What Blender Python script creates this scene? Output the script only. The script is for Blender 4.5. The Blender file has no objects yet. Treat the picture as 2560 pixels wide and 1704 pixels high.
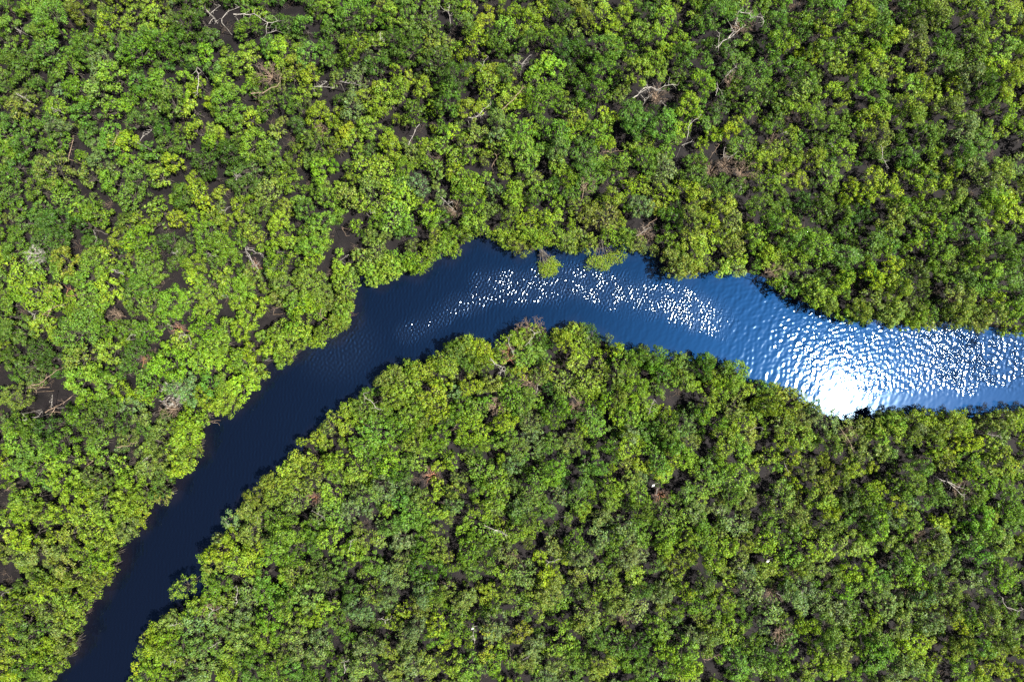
import bpy, math, random, re
import numpy as np

random.seed(7)
rng = np.random.default_rng(11)
scene = bpy.context.scene
C = scene.collection

# ------------------------------------------------------------------ view geometry
H = 120.0                       # height of the drone above the mud, metres
GS = 180.0 / 2560.0             # metres per photograph pixel at ground level
def world(u, v, z=0.0):         # photograph pixel -> point at height z
    k = GS * (H - z) / H
    return (u - 1280.0) * k, -(v - 852.0) * k

cam = bpy.data.cameras.new('camera'); cam.sensor_width = 36.0; cam.lens = 36.0 * H / 180.0
cam.clip_start = 1.0; cam.clip_end = 20000.0
co = bpy.data.objects.new('camera', cam); C.objects.link(co); co.location = (0, 0, H); scene.camera = co

# the sun mirrors in calm water at photograph pixel (2095, 985)
gx, gy = world(2100, 983)
SUN = np.array([gx, gy, H]); SUN /= np.linalg.norm(SUN)
elev = math.asin(SUN[2])
sl = bpy.data.lights.new('sun', 'SUN'); sl.energy = 5.0; sl.angle = math.radians(0.53); sl.color = (1.0, 0.965, 0.90)
so = bpy.data.objects.new('sun', sl); C.objects.link(so); so.location = (0, 0, 60)
from mathutils import Vector
so.rotation_euler = Vector((-SUN).tolist()).to_track_quat('-Z', 'Y').to_euler()

w = bpy.data.worlds.new('World'); scene.world = w; w.use_nodes = True
nt = w.node_tree
sky = nt.nodes.new('ShaderNodeTexSky'); sky.sky_type = 'NISHITA'; sky.sun_disc = False
sky.sun_elevation = elev
sky.sun_rotation = math.atan2(SUN[0], SUN[1])
bg = nt.nodes['Background']; bg.inputs['Strength'].default_value = 0.05
nt.links.new(sky.outputs[0], bg.inputs['Color'])
vs = scene.view_settings
vs.view_transform = 'Standard'; vs.look = 'None'; vs.exposure = 1.68; vs.gamma = 1.0
scene.cycles.max_bounces = 6; scene.cycles.diffuse_bounces = 3; scene.cycles.glossy_bounces = 3
scene.cycles.transmission_bounces = 4; scene.cycles.caustics_reflective = False
scene.cycles.use_denoising = False; scene.cycles.sample_clamp_indirect = 4.0

# ------------------------------------------------------------------ data read off the photograph
TILES = dict(TL=(0, 0), TM=(850, 0), TR=(1700, 0), ML=(0, 567), MM=(850, 567), MR=(1700, 567), BL=(0, 1134), BM=(850, 1134), BR=(1700, 1134))
KT = 860.0 / 2356.0
CROWNS = dict(
TL="290,70,110B;340,180,70B;500,60,70O;700,130,70L;1060,90,50L;1210,130,90D;1330,100,60D;1180,230,70D;760,260,90B;900,330,90B;1050,240,90G;1130,330,60G;650,430,120T;700,480,100B;520,310,110G;270,320,90G;440,450,90G;130,470,100G;50,400,70G;480,590,100B;620,610,80T;320,700,80L;100,730,90O;750,720,90B;520,740,80G;900,540,60G;1080,560,100B;1120,670,100B;1270,720,60Y;1490,530,60L;1340,560,50L;1240,510,50L;1390,350,60L;1510,680,120B;1560,600,70B;1690,790,60L;1590,820,60G;1800,700,80G;1940,680,70G;1900,90,80D;1690,150,80G;1800,270,70G;1440,450,60G;1560,420,90B;1700,390,60L;2050,130,60G;2250,200,70G;2080,350,80G;2110,490,60L;1890,330,80B;1960,480,60O;660,900,120B;850,960,60L;990,1010,60G;1110,960,70G;900,800,80G;1040,860,60D;1300,870,60L;1430,950,70L;1430,1000,60D;1250,1000,50G;1700,960,110B;1850,1000,60G;2030,840,70D;1880,880,50O;2170,750,80L;2250,800,50L;2150,620,50L;1640,1130,160D;1360,1090,80D;1550,1030,80D;1830,1090,90G;1980,1250,80B;1930,1170,50L;1800,1300,80T;1640,1260,80D;1340,1310,90L;1380,1380,60Y;1220,1330,100G;1190,1490,70Y;1310,1480,70B;1060,1200,60L;1140,1090,70L;890,1200,110B;710,1220,80B;850,1090,60B;640,1090,70T;560,1190,60O;280,1130,130T;380,1260,80B;420,1360,80B;200,1290,80G;40,1200,60G;100,1420,60G;630,1460,90G;480,1430,60B;860,1340,90G;1020,1420,60L;920,1490,60L;1040,1520,60B;330,1500,110D;820,1530,60G;2180,1140,80B;2130,960,80G;2160,880,40L;2300,1000,60O;2060,1420,80G;1600,1400,80L;1760,1430,70G;2210,1330,80G;2180,1500,80G;1530,1500,50L;1900,1500,70L;740,960,50L;30,820,70G;180,850,70G;330,850,80T;360,950,80G;100,960,80G",
TM="60,60,110G;90,170,70D;200,80,80G;330,60,70L;300,110,50D;580,70,100G;450,30,80G;600,170,60T;370,230,80D;470,290,130D;620,300,60O;230,260,60L;120,260,60L;50,300,80G;240,420,90G;370,450,40L;90,480,100T;410,580,80L;560,580,70L;650,380,100D;790,470,115D;760,570,60D;840,350,50L;930,240,90L;890,180,60L;1000,130,70Y;850,120,80G;1120,150,80B;1170,240,80B;1090,300,80D;1190,390,60T;1200,60,60L;1300,100,80L;1290,230,70G;1450,230,70G;1400,70,60L;1530,50,80D;1680,90,70O;1810,80,80L;1880,190,60L;1950,60,80L;2130,40,60G;2230,100,80L;2060,180,80B;2190,220,60L;1830,280,120B;1820,420,120G;1640,320,90D;1540,320,80D;1600,500,60D;1650,560,60D;2060,440,110L;2190,450,80L;2180,370,60L;1400,420,60L;1470,430,60L;1340,520,90B;1390,640,120B;1430,590,60B;1500,560,70G;1010,550,80L;980,520,50L;1120,500,50G;1160,520,40L;1130,650,70L;1200,700,50L;1240,660,50L;730,650,100D;650,730,60L;500,740,80G;860,720,80L;150,620,70L;60,700,90T;290,590,60L;220,720,60L;260,760,60L;350,700,50L;180,840,80L;50,890,60Y;90,930,70L;330,970,90L;370,790,30L;480,1030,50T;580,1000,60L;765,880,55Y;700,880,60B;690,980,50L;850,960,60O;880,1050,50L;1050,990,60O;1080,920,60T;1080,800,90O;1180,820,50L;950,900,70O;1240,900,110B;1240,1010,130B;1380,1020,70B;1290,1110,50B;1510,900,100G;1500,1000,90T;1640,870,80L;1640,780,60O;1780,880,80L;1820,960,60L;1830,810,50Y;1900,650,50O;1800,620,60G;2010,770,110G;2080,830,100G;2240,830,110B;2290,930,60B;2080,970,80L;1680,1040,120G;1740,1170,120G;1900,1130,80G;1950,1080,60B;2110,1090,110G;2230,1130,90T;1490,1090,60L;150,1130,90L;180,1260,80O;190,1210,60O;60,1200,50L;40,1330,80O;110,1360,60L;310,1150,70L;420,1140,70L;510,1110,40L;400,1250,80B;440,1330,90L;320,1290,60L;270,1260,50L;530,1250,80T;780,1160,60L;830,1220,60L;660,1150,60O;830,1310,80L;910,1390,80L;870,1270,60Y;680,1330,50T;910,1210,60L;1000,1220,50L;1130,1160,60O;1060,1290,60T;1180,1310,80L;1210,1360,70L;1400,1290,85L;1290,1200,40O;1470,1250,50D;1570,1230,70B;1590,1310,60B;1500,1370,50L;1620,1400,60O;1700,1470,80O;1830,1480,100O;1880,1330,60L;2000,1270,60L;2080,1400,90T;2250,1300,80L;2170,1200,60O;2290,1480,80D;1590,1530,40L;1160,1480,80L;1300,1500,90L;1420,1490,60L;900,1520,90L;360,1480,100L;600,1420,60L;470,1540,60G;700,1480,60G;1000,1430,60O;620,1500,50L",
TR="30,250,50L;60,340,90G;140,140,60G;300,40,110G;480,60,90G;200,280,50D;200,410,60G;180,540,90B;300,480,50D;400,270,80G;480,380,110G;550,470,90G;520,590,90G;640,620,60G;300,690,100D;80,690,80Y;120,770,50Y;500,730,60L;680,100,90G;720,240,90B;660,290,90G;860,110,60B;870,170,60G;950,30,70G;1090,50,80G;1040,120,80L;1010,210,60L;1000,310,90B;930,360,50Y;780,290,60L;800,440,80G;900,500,100G;850,600,90O;830,680,80L;720,700,60G;1210,200,90L;1280,50,110L;1420,130,90G;1400,230,100B;1510,200,60L;1350,370,90L;1260,480,80L;1130,310,60L;1080,420,60O;1070,600,60L;1140,660,50L;1290,570,60B;1380,600,70G;1580,60,60G;1700,50,80G;1820,60,70O;1650,210,100T;1670,330,80O;1850,260,70G;1860,390,90G;1700,560,80L;1620,560,80B;1680,660,90L;1640,760,90B;1510,520,60L;1900,570,60Y;2060,480,80T;2150,550,90G;2130,640,70G;2080,60,110L;2280,100,80L;2060,240,80G;2150,220,60L;2270,300,80B;2220,430,60L;2310,500,80Y;2280,730,90L;1900,700,90O;1380,780,90L;1300,790,60L;1430,740,60B;800,890,80G;930,780,80G;1080,830,80G;1130,900,60G;960,950,60G;1220,850,60G;1420,910,90O;1540,950,60G;1740,930,100G;1790,870,60G;1580,1050,80G;2000,870,100T;2080,930,80G;1990,1020,90G;500,980,100G;540,1060,60L;600,1090,70L;360,880,50Y;240,900,60L;220,840,60G;790,1090,70L;740,1140,50L;960,1060,70L;1160,1020,70L;1040,1190,90B;1620,1090,60G;1740,1080,60B;1900,1090,60L;2040,1130,90T;1830,1230,40Y;1740,1260,60Y;1640,1230,60L;1200,1290,60Y;1150,1350,40L;1310,1340,60Y;1360,1220,80L;1470,1290,80L;1590,1390,80G;1030,1330,80G;1000,1420,90G;870,1370,70D;620,1240,90G;440,1240,80G;130,1180,80G;70,1280,90L;150,1320,70O;250,1270,70G;330,1400,80L;120,1480,110O;230,1530,60L;380,1500,70O;600,1400,110G;660,1500,80G;790,1530,80L;1160,1450,60G;1510,1470,100O;1270,1420,60D;1640,1480,80T;1750,1420,80G;1880,1420,40L;1920,1330,80T;2150,1210,80O;2240,1180,80O;2200,1330,80L;2270,1390,100Y;2170,1420,90L;2030,1440,80T;1900,1530,70G;1780,1530,60L",
ML="220,70,160D;60,120,90G;350,50,80D;40,240,60L;100,440,170B;110,330,100B;200,280,60B;380,220,100O;380,290,80B;600,230,110B;560,330,100B;690,290,60L;700,180,50L;900,70,100B;960,130,90B;800,60,80L;1130,100,80D;1230,150,70T;1380,60,120B;1460,100,90B;1570,150,80B;1540,220,70G;1310,240,80L;1330,340,60L;1190,250,60G;980,280,110B;900,340,60B;1050,310,70B;710,430,90L;930,400,90G;880,470,100G;1000,540,100G;1130,510,110B;1210,560,80B;1250,510,60B;580,500,100B;480,580,140B;470,700,150B;560,650,80B;200,660,90L;70,720,100G;330,450,60O;690,680,80G;830,690,90G;950,710,90G;700,850,90L;850,880,120D;500,900,100O;1110,950,130L;1050,680,50L;230,850,80D;160,960,90G;290,910,70D;230,1020,80T;60,880,70G;60,950,60G;70,1170,110O;480,1050,100L;620,1010,80L;560,1170,70L;700,1090,80L;810,1130,80L;700,1000,60G;990,1090,90B;1020,1170,60L;1220,1080,100T;1290,1170,80T;1410,1090,90G;1380,1180,80L;1490,1220,90L;1590,1230,110L;1660,1120,100L;1730,1080,60L;1510,1080,70L;1350,940,90L;1440,900,80L;1500,800,80L;1440,840,80L;1180,790,90L;1280,830,70L;1370,690,90L;1520,700,80L;1610,700,80L;1670,600,90L;1730,530,60L;1620,520,60L;1400,560,80L;1400,470,80O;1330,440,60L;1500,400,90L;1640,390,80L;1500,330,60L;1700,320,60O;1380,380,60L;1710,40,60L;1850,150,60L;1880,260,90L;2000,120,80L;2110,120,90L;2180,60,80L;1880,60,70L;2070,30,60G;2140,200,60L;2090,270,60L;1930,400,100O;2100,400,120O;2060,340,80O;2200,440,70O;2010,520,100L;2100,500,80L;2150,580,60L;2040,580,60L;2260,740,80L;2310,620,60O;2330,460,50O;2050,700,80L;2000,690,60L;2100,740,50L;1890,710,80L;1930,790,90L;1850,820,70L;1950,930,50L;1880,900,70L;1700,860,60L;1640,930,70L;1600,870,60L;1790,1020,60L;600,1350,130G;500,1300,80B;700,1280,60G;860,1230,80T;930,1310,60T;830,1360,80D;60,1370,90G;160,1390,80G;280,1370,80D;80,1480,90B;180,1500,80B;350,1500,110B;640,1480,90B;850,1440,70T;1070,1400,70T;1180,1360,60L;1300,1350,90L;1370,1330,60L;1250,1450,90L;1350,1450,70L;1380,1530,60L;1050,1500,70O;1000,1400,50G;1160,1530,60L",
MM="330,320,90L;250,370,60L;200,320,80L;290,400,50L;380,260,70L;480,230,80L;560,260,90L;600,310,50L;700,140,80L;740,180,60L;620,150,70L;800,180,50L;240,170,80O;130,190,60O;370,200,60L;490,120,50O;640,60,60O;750,50,70L;860,50,80L;960,50,60L;1150,110,80L;1200,190,80O;1080,60,60L;1240,60,60L;1340,80,80L;1400,140,60Y;1380,50,60L;1500,60,80L;1560,120,70O;1650,60,60O;1600,170,40L;1730,110,60O;1850,50,80L;1970,60,60G;1970,140,60B;2080,180,30T;2300,300,90O;2270,200,60O;2300,150,60G;50,400,80L;40,600,80L;60,560,70L;20,690,70O;650,900,80L;720,960,80L;540,950,90L;480,990,60L;360,970,60L;340,1040,80O;150,1130,40G;430,1100,90L;350,1180,90L;830,820,90G;760,800,50G;800,880,70G;880,720,50L;1010,760,50O;930,800,80L;1000,860,70L;900,920,80G;980,940,60G;1210,720,55L;1260,790,50O;1340,820,90G;1260,900,80B;1390,780,60D;1500,720,70L;1600,650,60O;1580,720,60L;1560,800,90L;1750,720,80D;1680,700,50G;1650,790,60L;1720,810,60L;1860,750,30T;1890,840,60L;2080,800,50O;1980,880,90B;2050,900,60G;2180,870,80G;2160,960,70B;2300,910,70L;2220,1000,60G;1650,880,60L;1780,1000,80O;1620,940,60O;1440,980,60O;1250,1000,60L;1370,1020,70O;1180,1060,80G;1170,1160,90B;1250,1190,90B;1330,1180,70B;1230,1280,50G;1050,1070,60O;880,1090,70L;800,1130,60T;700,1080,60L;620,1170,100L;520,1220,80B;470,1290,80B;660,1270,80L;820,1240,90G;930,1260,80B;740,1330,60G;560,1380,80O;400,1400,90G;240,1300,90G;150,1250,80G;60,1250,60L;40,1380,50L;220,1420,120B;150,1500,100B;330,1520,80B;500,1480,80O;640,1450,100B;680,1530,60G;880,1330,80L;860,1450,80L;960,1420,60L;900,1520,70G;1120,1350,80L;1130,1460,80G;1300,1340,80T;1320,1430,60T;1200,1520,80T;1480,1330,80B;1500,1220,80G;1540,1250,60G;1550,1090,90O;1690,1070,80O;1690,1160,60L;1830,1200,50L;1720,1310,90B;1760,1370,70B;1660,1400,60L;1930,1180,80O;1980,1070,80L;1900,1020,60O;2060,1100,80L;2020,1200,60L;2000,1300,80L;1920,1320,60L;2150,1260,90L;2240,1270,60Y;2270,1380,110G;2130,1400,90G;2000,1420,60T;1990,1500,90L;1850,1500,60G;2300,1500,60B;2280,1060,60O;1470,1470,60G;1580,1480,80O",
MR="120,80,90L;210,110,90L;330,60,60O;380,130,80O;130,210,90L;190,250,60O;80,290,80O;310,280,60L;420,200,60L;550,40,60L;620,170,80L;640,210,80L;700,120,60G;780,90,80B;530,270,50G;540,130,50G;980,130,100B;880,60,80G;900,150,70G;1000,200,60B;830,210,80L;750,250,70O;870,360,60O;1150,190,100G;1150,250,60G;1350,100,90G;1430,150,50Y;1470,260,80Y;1360,340,80Y;1330,290,60L;1470,130,60B;1450,40,90G;1640,120,60L;1640,60,50L;1800,60,60G;1840,160,80G;1860,230,70T;1760,280,70G;1680,310,80T;1530,340,60G;1450,370,60L;1560,420,80L;950,380,80G;960,440,90L;1050,470,80L;1010,560,80O;920,480,60O;1040,600,50L;1150,370,80L;1190,340,60G;1340,470,80O;1370,560,60O;1250,590,90O;1200,640,60D;1500,600,90O;1480,680,80O;1640,560,80O;1670,620,70L;1690,690,60O;1790,600,80G;1840,570,70G;1900,480,90O;2000,500,80O;1900,400,60G;1960,600,90O;2050,570,70O;1960,690,70O;2110,650,80O;2200,590,80O;2280,720,60Y;2180,490,60L;2330,560,60G;2010,350,60D;2130,420,50B;2100,160,70O;2040,230,60L;2290,360,90G;2230,110,90G;2070,70,90G;2300,200,80G;2180,290,80L;720,470,60B;1950,300,60T;200,910,60B;190,970,80D;340,930,70G;420,1000,90L;370,1080,80L;50,950,60O;60,1060,70L;240,1060,80L;290,1100,60L;460,1120,70L;550,1090,60G;610,1140,70L;690,1100,60O;750,1130,60O;840,1180,60O;220,1230,80L;180,1300,60G;300,1350,60B;400,1250,80O;450,1330,80L;560,1240,80L;660,1230,90L;780,1270,80L;740,1340,80O;860,1340,70O;930,1230,60T;940,1290,70T;860,1430,90L;890,1490,60G;750,1470,80L;50,1360,90O;60,1440,90O;340,1480,90L;430,1510,80B;500,1430,80O;40,1540,60B;1150,1280,90T;1210,1400,90O;1290,1350,60T;1400,1270,50T;1470,1230,80L;1440,1290,80T;1360,1350,70O;1400,1440,60L;1500,1390,90L;1660,1250,80L;1740,1240,70L;1720,1300,60L;1900,1270,90L;1910,1330,70O;1660,1380,80T;1610,1450,80O;1780,1370,60T;1800,1430,80O;1960,1400,60L;1900,1480,60Y;2030,1490,70Y;2240,1290,80O;2330,1250,60L;2320,1350,60L;2220,1390,60T;2270,1470,80O;1080,1500,80G;1240,1500,80O;1340,1530,60T;1780,1540,60L;2140,1520,80L",
BL="120,50,80G;60,110,80L;200,120,90B;400,60,90L;640,60,60L;330,60,60L;130,330,90L;90,410,80L;200,420,80L;370,180,70L;590,180,80O;620,270,60Y;450,290,70L;520,280,60L;700,200,60G;800,90,60L;850,200,80L;800,280,70L;950,110,90O;1060,60,70O;1080,160,70T;1210,50,90L;1320,40,70L;1250,120,70L;1230,180,60L;1120,260,80G;1100,330,60O;1200,300,50G;940,280,80L;960,350,70L;880,350,70L;780,340,70L;640,360,90O;540,430,90L;350,410,70L;700,470,80L;830,420,70L;960,520,50L;920,440,60Y;850,540,80T;760,560,70L;600,560,90L;450,560,90O;330,580,60L;120,600,90L;70,640,60L;240,700,80O;140,730,60O;380,680,70O;520,690,80L;640,680,70B;740,680,70L;790,720,50G;720,770,80L;770,830,60L;600,780,90G;430,820,90O;270,860,80G;480,880,80L;700,880,70O;620,950,70L;560,920,70O;200,950,90L;340,940,80L;270,980,60L;410,1010,70L;530,1060,80L;580,1090,60O;170,1040,60L;60,1100,90G;290,1100,70T;400,1110,70L;460,1170,60L;390,1210,70O;530,1190,70L;100,1200,90G;60,1290,80L;180,1280,90G;290,1330,60L;430,1310,80O;510,1360,50O;340,1380,60L;230,1400,60L;80,1400,80L;130,1500,80G;260,1470,60L;300,1530,70L;40,1520,60L;1820,200,80O;1860,270,90O;1650,360,70O;1680,430,80O;1540,480,60T;1690,550,100O;1560,590,70L;1480,600,50T;1380,680,60Y;1370,720,50L;1500,690,80L;1430,780,60O;1600,720,90L;1700,700,80L;1680,780,80Y;1560,790,80L;1960,110,70Y;2010,140,80L;2130,100,80L;2050,40,80L;2280,150,80B;2280,60,80L;1980,240,80L;2120,220,80T;2270,300,90B;2000,330,90T;1900,470,110B;1960,560,110B;1880,620,90B;1830,720,80B;1990,690,90B;2120,540,80G;2160,440,60T;2230,600,90L;2280,430,90B;2130,640,80G;1780,860,70B;1480,910,80B;1390,930,60B;1220,950,80L;1110,1090,90T;1250,1080,60L;1320,1050,70L;1430,1000,80G;1500,1080,90O;1300,1170,90T;1400,1200,90T;1090,1200,80T;1030,1260,80L;1110,1300,80L;960,1380,50O;1020,1330,80L;1080,1380,90L;1200,1330,80G;940,1460,60Y;1020,1480,80L;960,1540,60L;1120,1470,80O;1320,1330,90T;1420,1350,80O;1550,1200,90T;1640,1100,80T;1680,980,90T;1790,960,80G;1900,1020,90B;1920,1080,80G;2080,1010,90O;2100,880,80G;2010,840,90O;2180,800,80T;2300,830,70G;2240,900,80O;2100,1130,80L;2200,1100,60L;1800,1170,80B;1700,1190,80G;1640,1280,80O;1780,1280,80L;1880,1260,70L;2000,1240,80T;2180,1240,80T;2300,1170,80G;1560,1380,80O;1640,1430,80G;1750,1400,80B;1900,1380,80O;2020,1350,80T;2150,1380,90T;1850,1480,90B;1700,1530,80G;1550,1520,80L;1400,1500,80O;2000,1500,80G;2150,1520,80G;1300,1530,60T",
BM="330,80,80L;220,60,80G;100,120,70L;520,50,80B;380,150,70D;290,240,90T;150,300,90T;450,220,70T;60,400,80T;480,430,90B;550,490,80B;420,450,70B;600,380,60L;390,340,60G;660,200,40Y;540,320,70O;770,60,60L;780,270,60O;770,370,60T;960,120,90B;1050,210,100B;940,250,70B;950,400,80L;1100,30,30Y;1190,60,80T;1080,310,90L;1190,210,60T;880,460,50L;1050,380,60O;1230,380,90T;1290,310,80T;1370,190,80B;1450,180,80B;1480,100,60B;1490,290,60T;1210,430,70B;1290,480,70G;1340,410,50G;1700,90,60G;1780,110,70B;1670,220,80G;1640,350,80B;1680,390,50L;1870,240,80L;1860,340,70L;2060,300,90B;2200,80,80B;2180,140,50L;2000,200,70T;2290,40,60L;2080,420,80G;1800,440,70T;1950,540,100T;1800,560,90T;1920,580,70B;2050,540,90B;2250,470,80G;2260,580,90B;2240,640,80B;1010,570,90L;960,650,80G;1120,570,60Y;1210,560,70L;640,560,80O;430,600,80T;560,620,70G;340,520,70G;150,600,80O;60,640,60L;90,700,60L;220,780,80B;400,760,80T;420,880,80T;330,850,80T;520,800,80G;650,820,60G;530,720,60G;650,690,70O;880,690,90G;980,780,80G;1060,620,60B;1130,700,80T;1260,840,90T;1120,830,80L;1410,860,80Y;1480,900,60Y;1490,690,70T;1450,640,60T;1610,620,80G;1640,740,80T;1730,800,60T;1620,850,60O;1980,740,80T;2020,850,90L;2170,780,70G;1880,680,50G;1450,960,110O;1370,980,80O;1510,1020,80G;1150,960,70O;860,1000,80O;830,1040,70O;730,950,60O;600,920,60B;560,980,90T;650,990,80O;210,970,80O;60,960,80G;110,1090,90T;310,1000,70T;430,1090,50Y;530,1050,80O;800,1130,60B;1030,1080,70B;1000,1000,40Y;1220,1050,90G;1370,1090,80O;1700,1130,100O;1650,1180,60O;1540,1180,60G;1860,950,80O;2240,960,80T;2080,960,70G;2040,1080,90T;1930,1070,70T;1660,970,60T;1060,1220,110T;850,1220,80G;650,1210,80L;640,1290,80G;500,1230,80T;440,1290,90T;190,1340,90T;320,1360,80O;1010,1370,70Y;1240,1240,80O;1330,1330,80T;1520,1330,90B;1600,1370,60G;1640,1420,80G;1480,1460,80T;1770,1290,80G;1890,1330,90G;2070,1340,80G;2000,1450,60G;2170,1220,80L;880,1490,80B;760,1480,70L;1060,1450,80B;600,1480,80O;480,1460,90T;140,1480,90T;2250,1380,80L;2280,1470,80B;1800,1470,90O",
BR="50,60,70L;240,140,110B;330,100,70B;200,230,90B;430,180,90B;60,280,80G;110,400,80T;380,280,80G;460,340,70T;640,30,60L;660,90,50B;800,40,60Y;900,110,80T;810,210,40Y;720,260,80B;740,340,100T;1040,120,50O;1130,160,80L;1180,100,60L;1010,230,80O;1000,320,90L;1330,100,40Y;1320,290,80B;1380,350,70B;1520,370,60Y;1380,250,60L;1200,320,80T;1280,380,60T;1160,440,80B;1050,420,80L;1060,520,80O;820,440,80O;620,470,70B;640,540,60B;400,500,90T;160,500,80G;180,580,80G;40,450,60B;1330,470,90D;1400,530,90B;1500,450,80T;1600,430,80T;1640,500,60B;1630,200,110G;1560,280,70G;1700,110,80B;1830,40,90O;2000,60,80G;2040,130,60L;2130,210,90B;1800,300,90G;1700,350,60G;2040,300,80O;2250,60,100O;2290,360,90G;2330,430,70G;2110,470,90B;2170,560,80B;1820,460,50Y;1810,600,80T;1640,640,70T;1480,640,60O;1800,700,90O;1560,720,80B;2000,640,90G;2080,700,90G;2240,650,90O;2250,870,100B;1620,820,100B;1640,900,60L;1520,800,60T;1200,640,90O;1010,640,90L;900,690,60L;790,560,60G;1240,590,50L;600,640,80B;640,760,80L;600,800,60O;470,620,80O;270,640,60L;360,670,60L;180,640,80G;60,600,70B;240,760,90L;70,720,70O;450,800,80O;520,860,80T;780,720,80B;820,780,60L;960,780,80O;880,800,80O;1200,830,60Y;1100,850,60O;1340,900,80L;1250,930,70O;1160,960,60B;900,960,90T;780,970,80T;760,900,50L;330,1020,80L;110,1050,80B;230,1090,80L;60,980,60L;200,900,80T;640,1090,90T;520,960,80T;880,1060,80T;1000,1050,80T;1180,1070,70G;1450,1050,80T;1380,960,80T;1880,980,110O;1800,900,80T;2000,880,80T;1700,1000,80T;1640,1110,80T;1770,1190,80T;1540,1200,90T;1240,1190,80G;1330,1260,60O;1120,1120,80T;900,1200,80L;1060,1240,90G;1040,1300,70G;730,1160,50L;360,1250,90L;240,1270,80O;230,1190,60O;100,1260,80T;500,1320,80B;400,1390,80G;190,1340,70O;1650,1330,90Y;1560,1380,70L;1420,1350,90B;1120,1400,90O;980,1420,80L;1350,1450,80B;1700,1270,60O;1940,1180,80Y;2010,1130,60G;1900,1100,80T;2150,1080,80T;2180,1170,80O;2000,1340,80O;1900,1360,70O;2100,1360,90G;2260,1320,80G;2240,1200,80G;2160,1470,80L;2250,1490,60L;1940,1520,80L;1600,1480,90T;1500,1520,80T;880,1500,80B;720,1490,80B;760,1380,60G;600,1420,80G;420,1500,80B;60,1400,90B;60,1500,70Y;1080,1500,60L")
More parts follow.
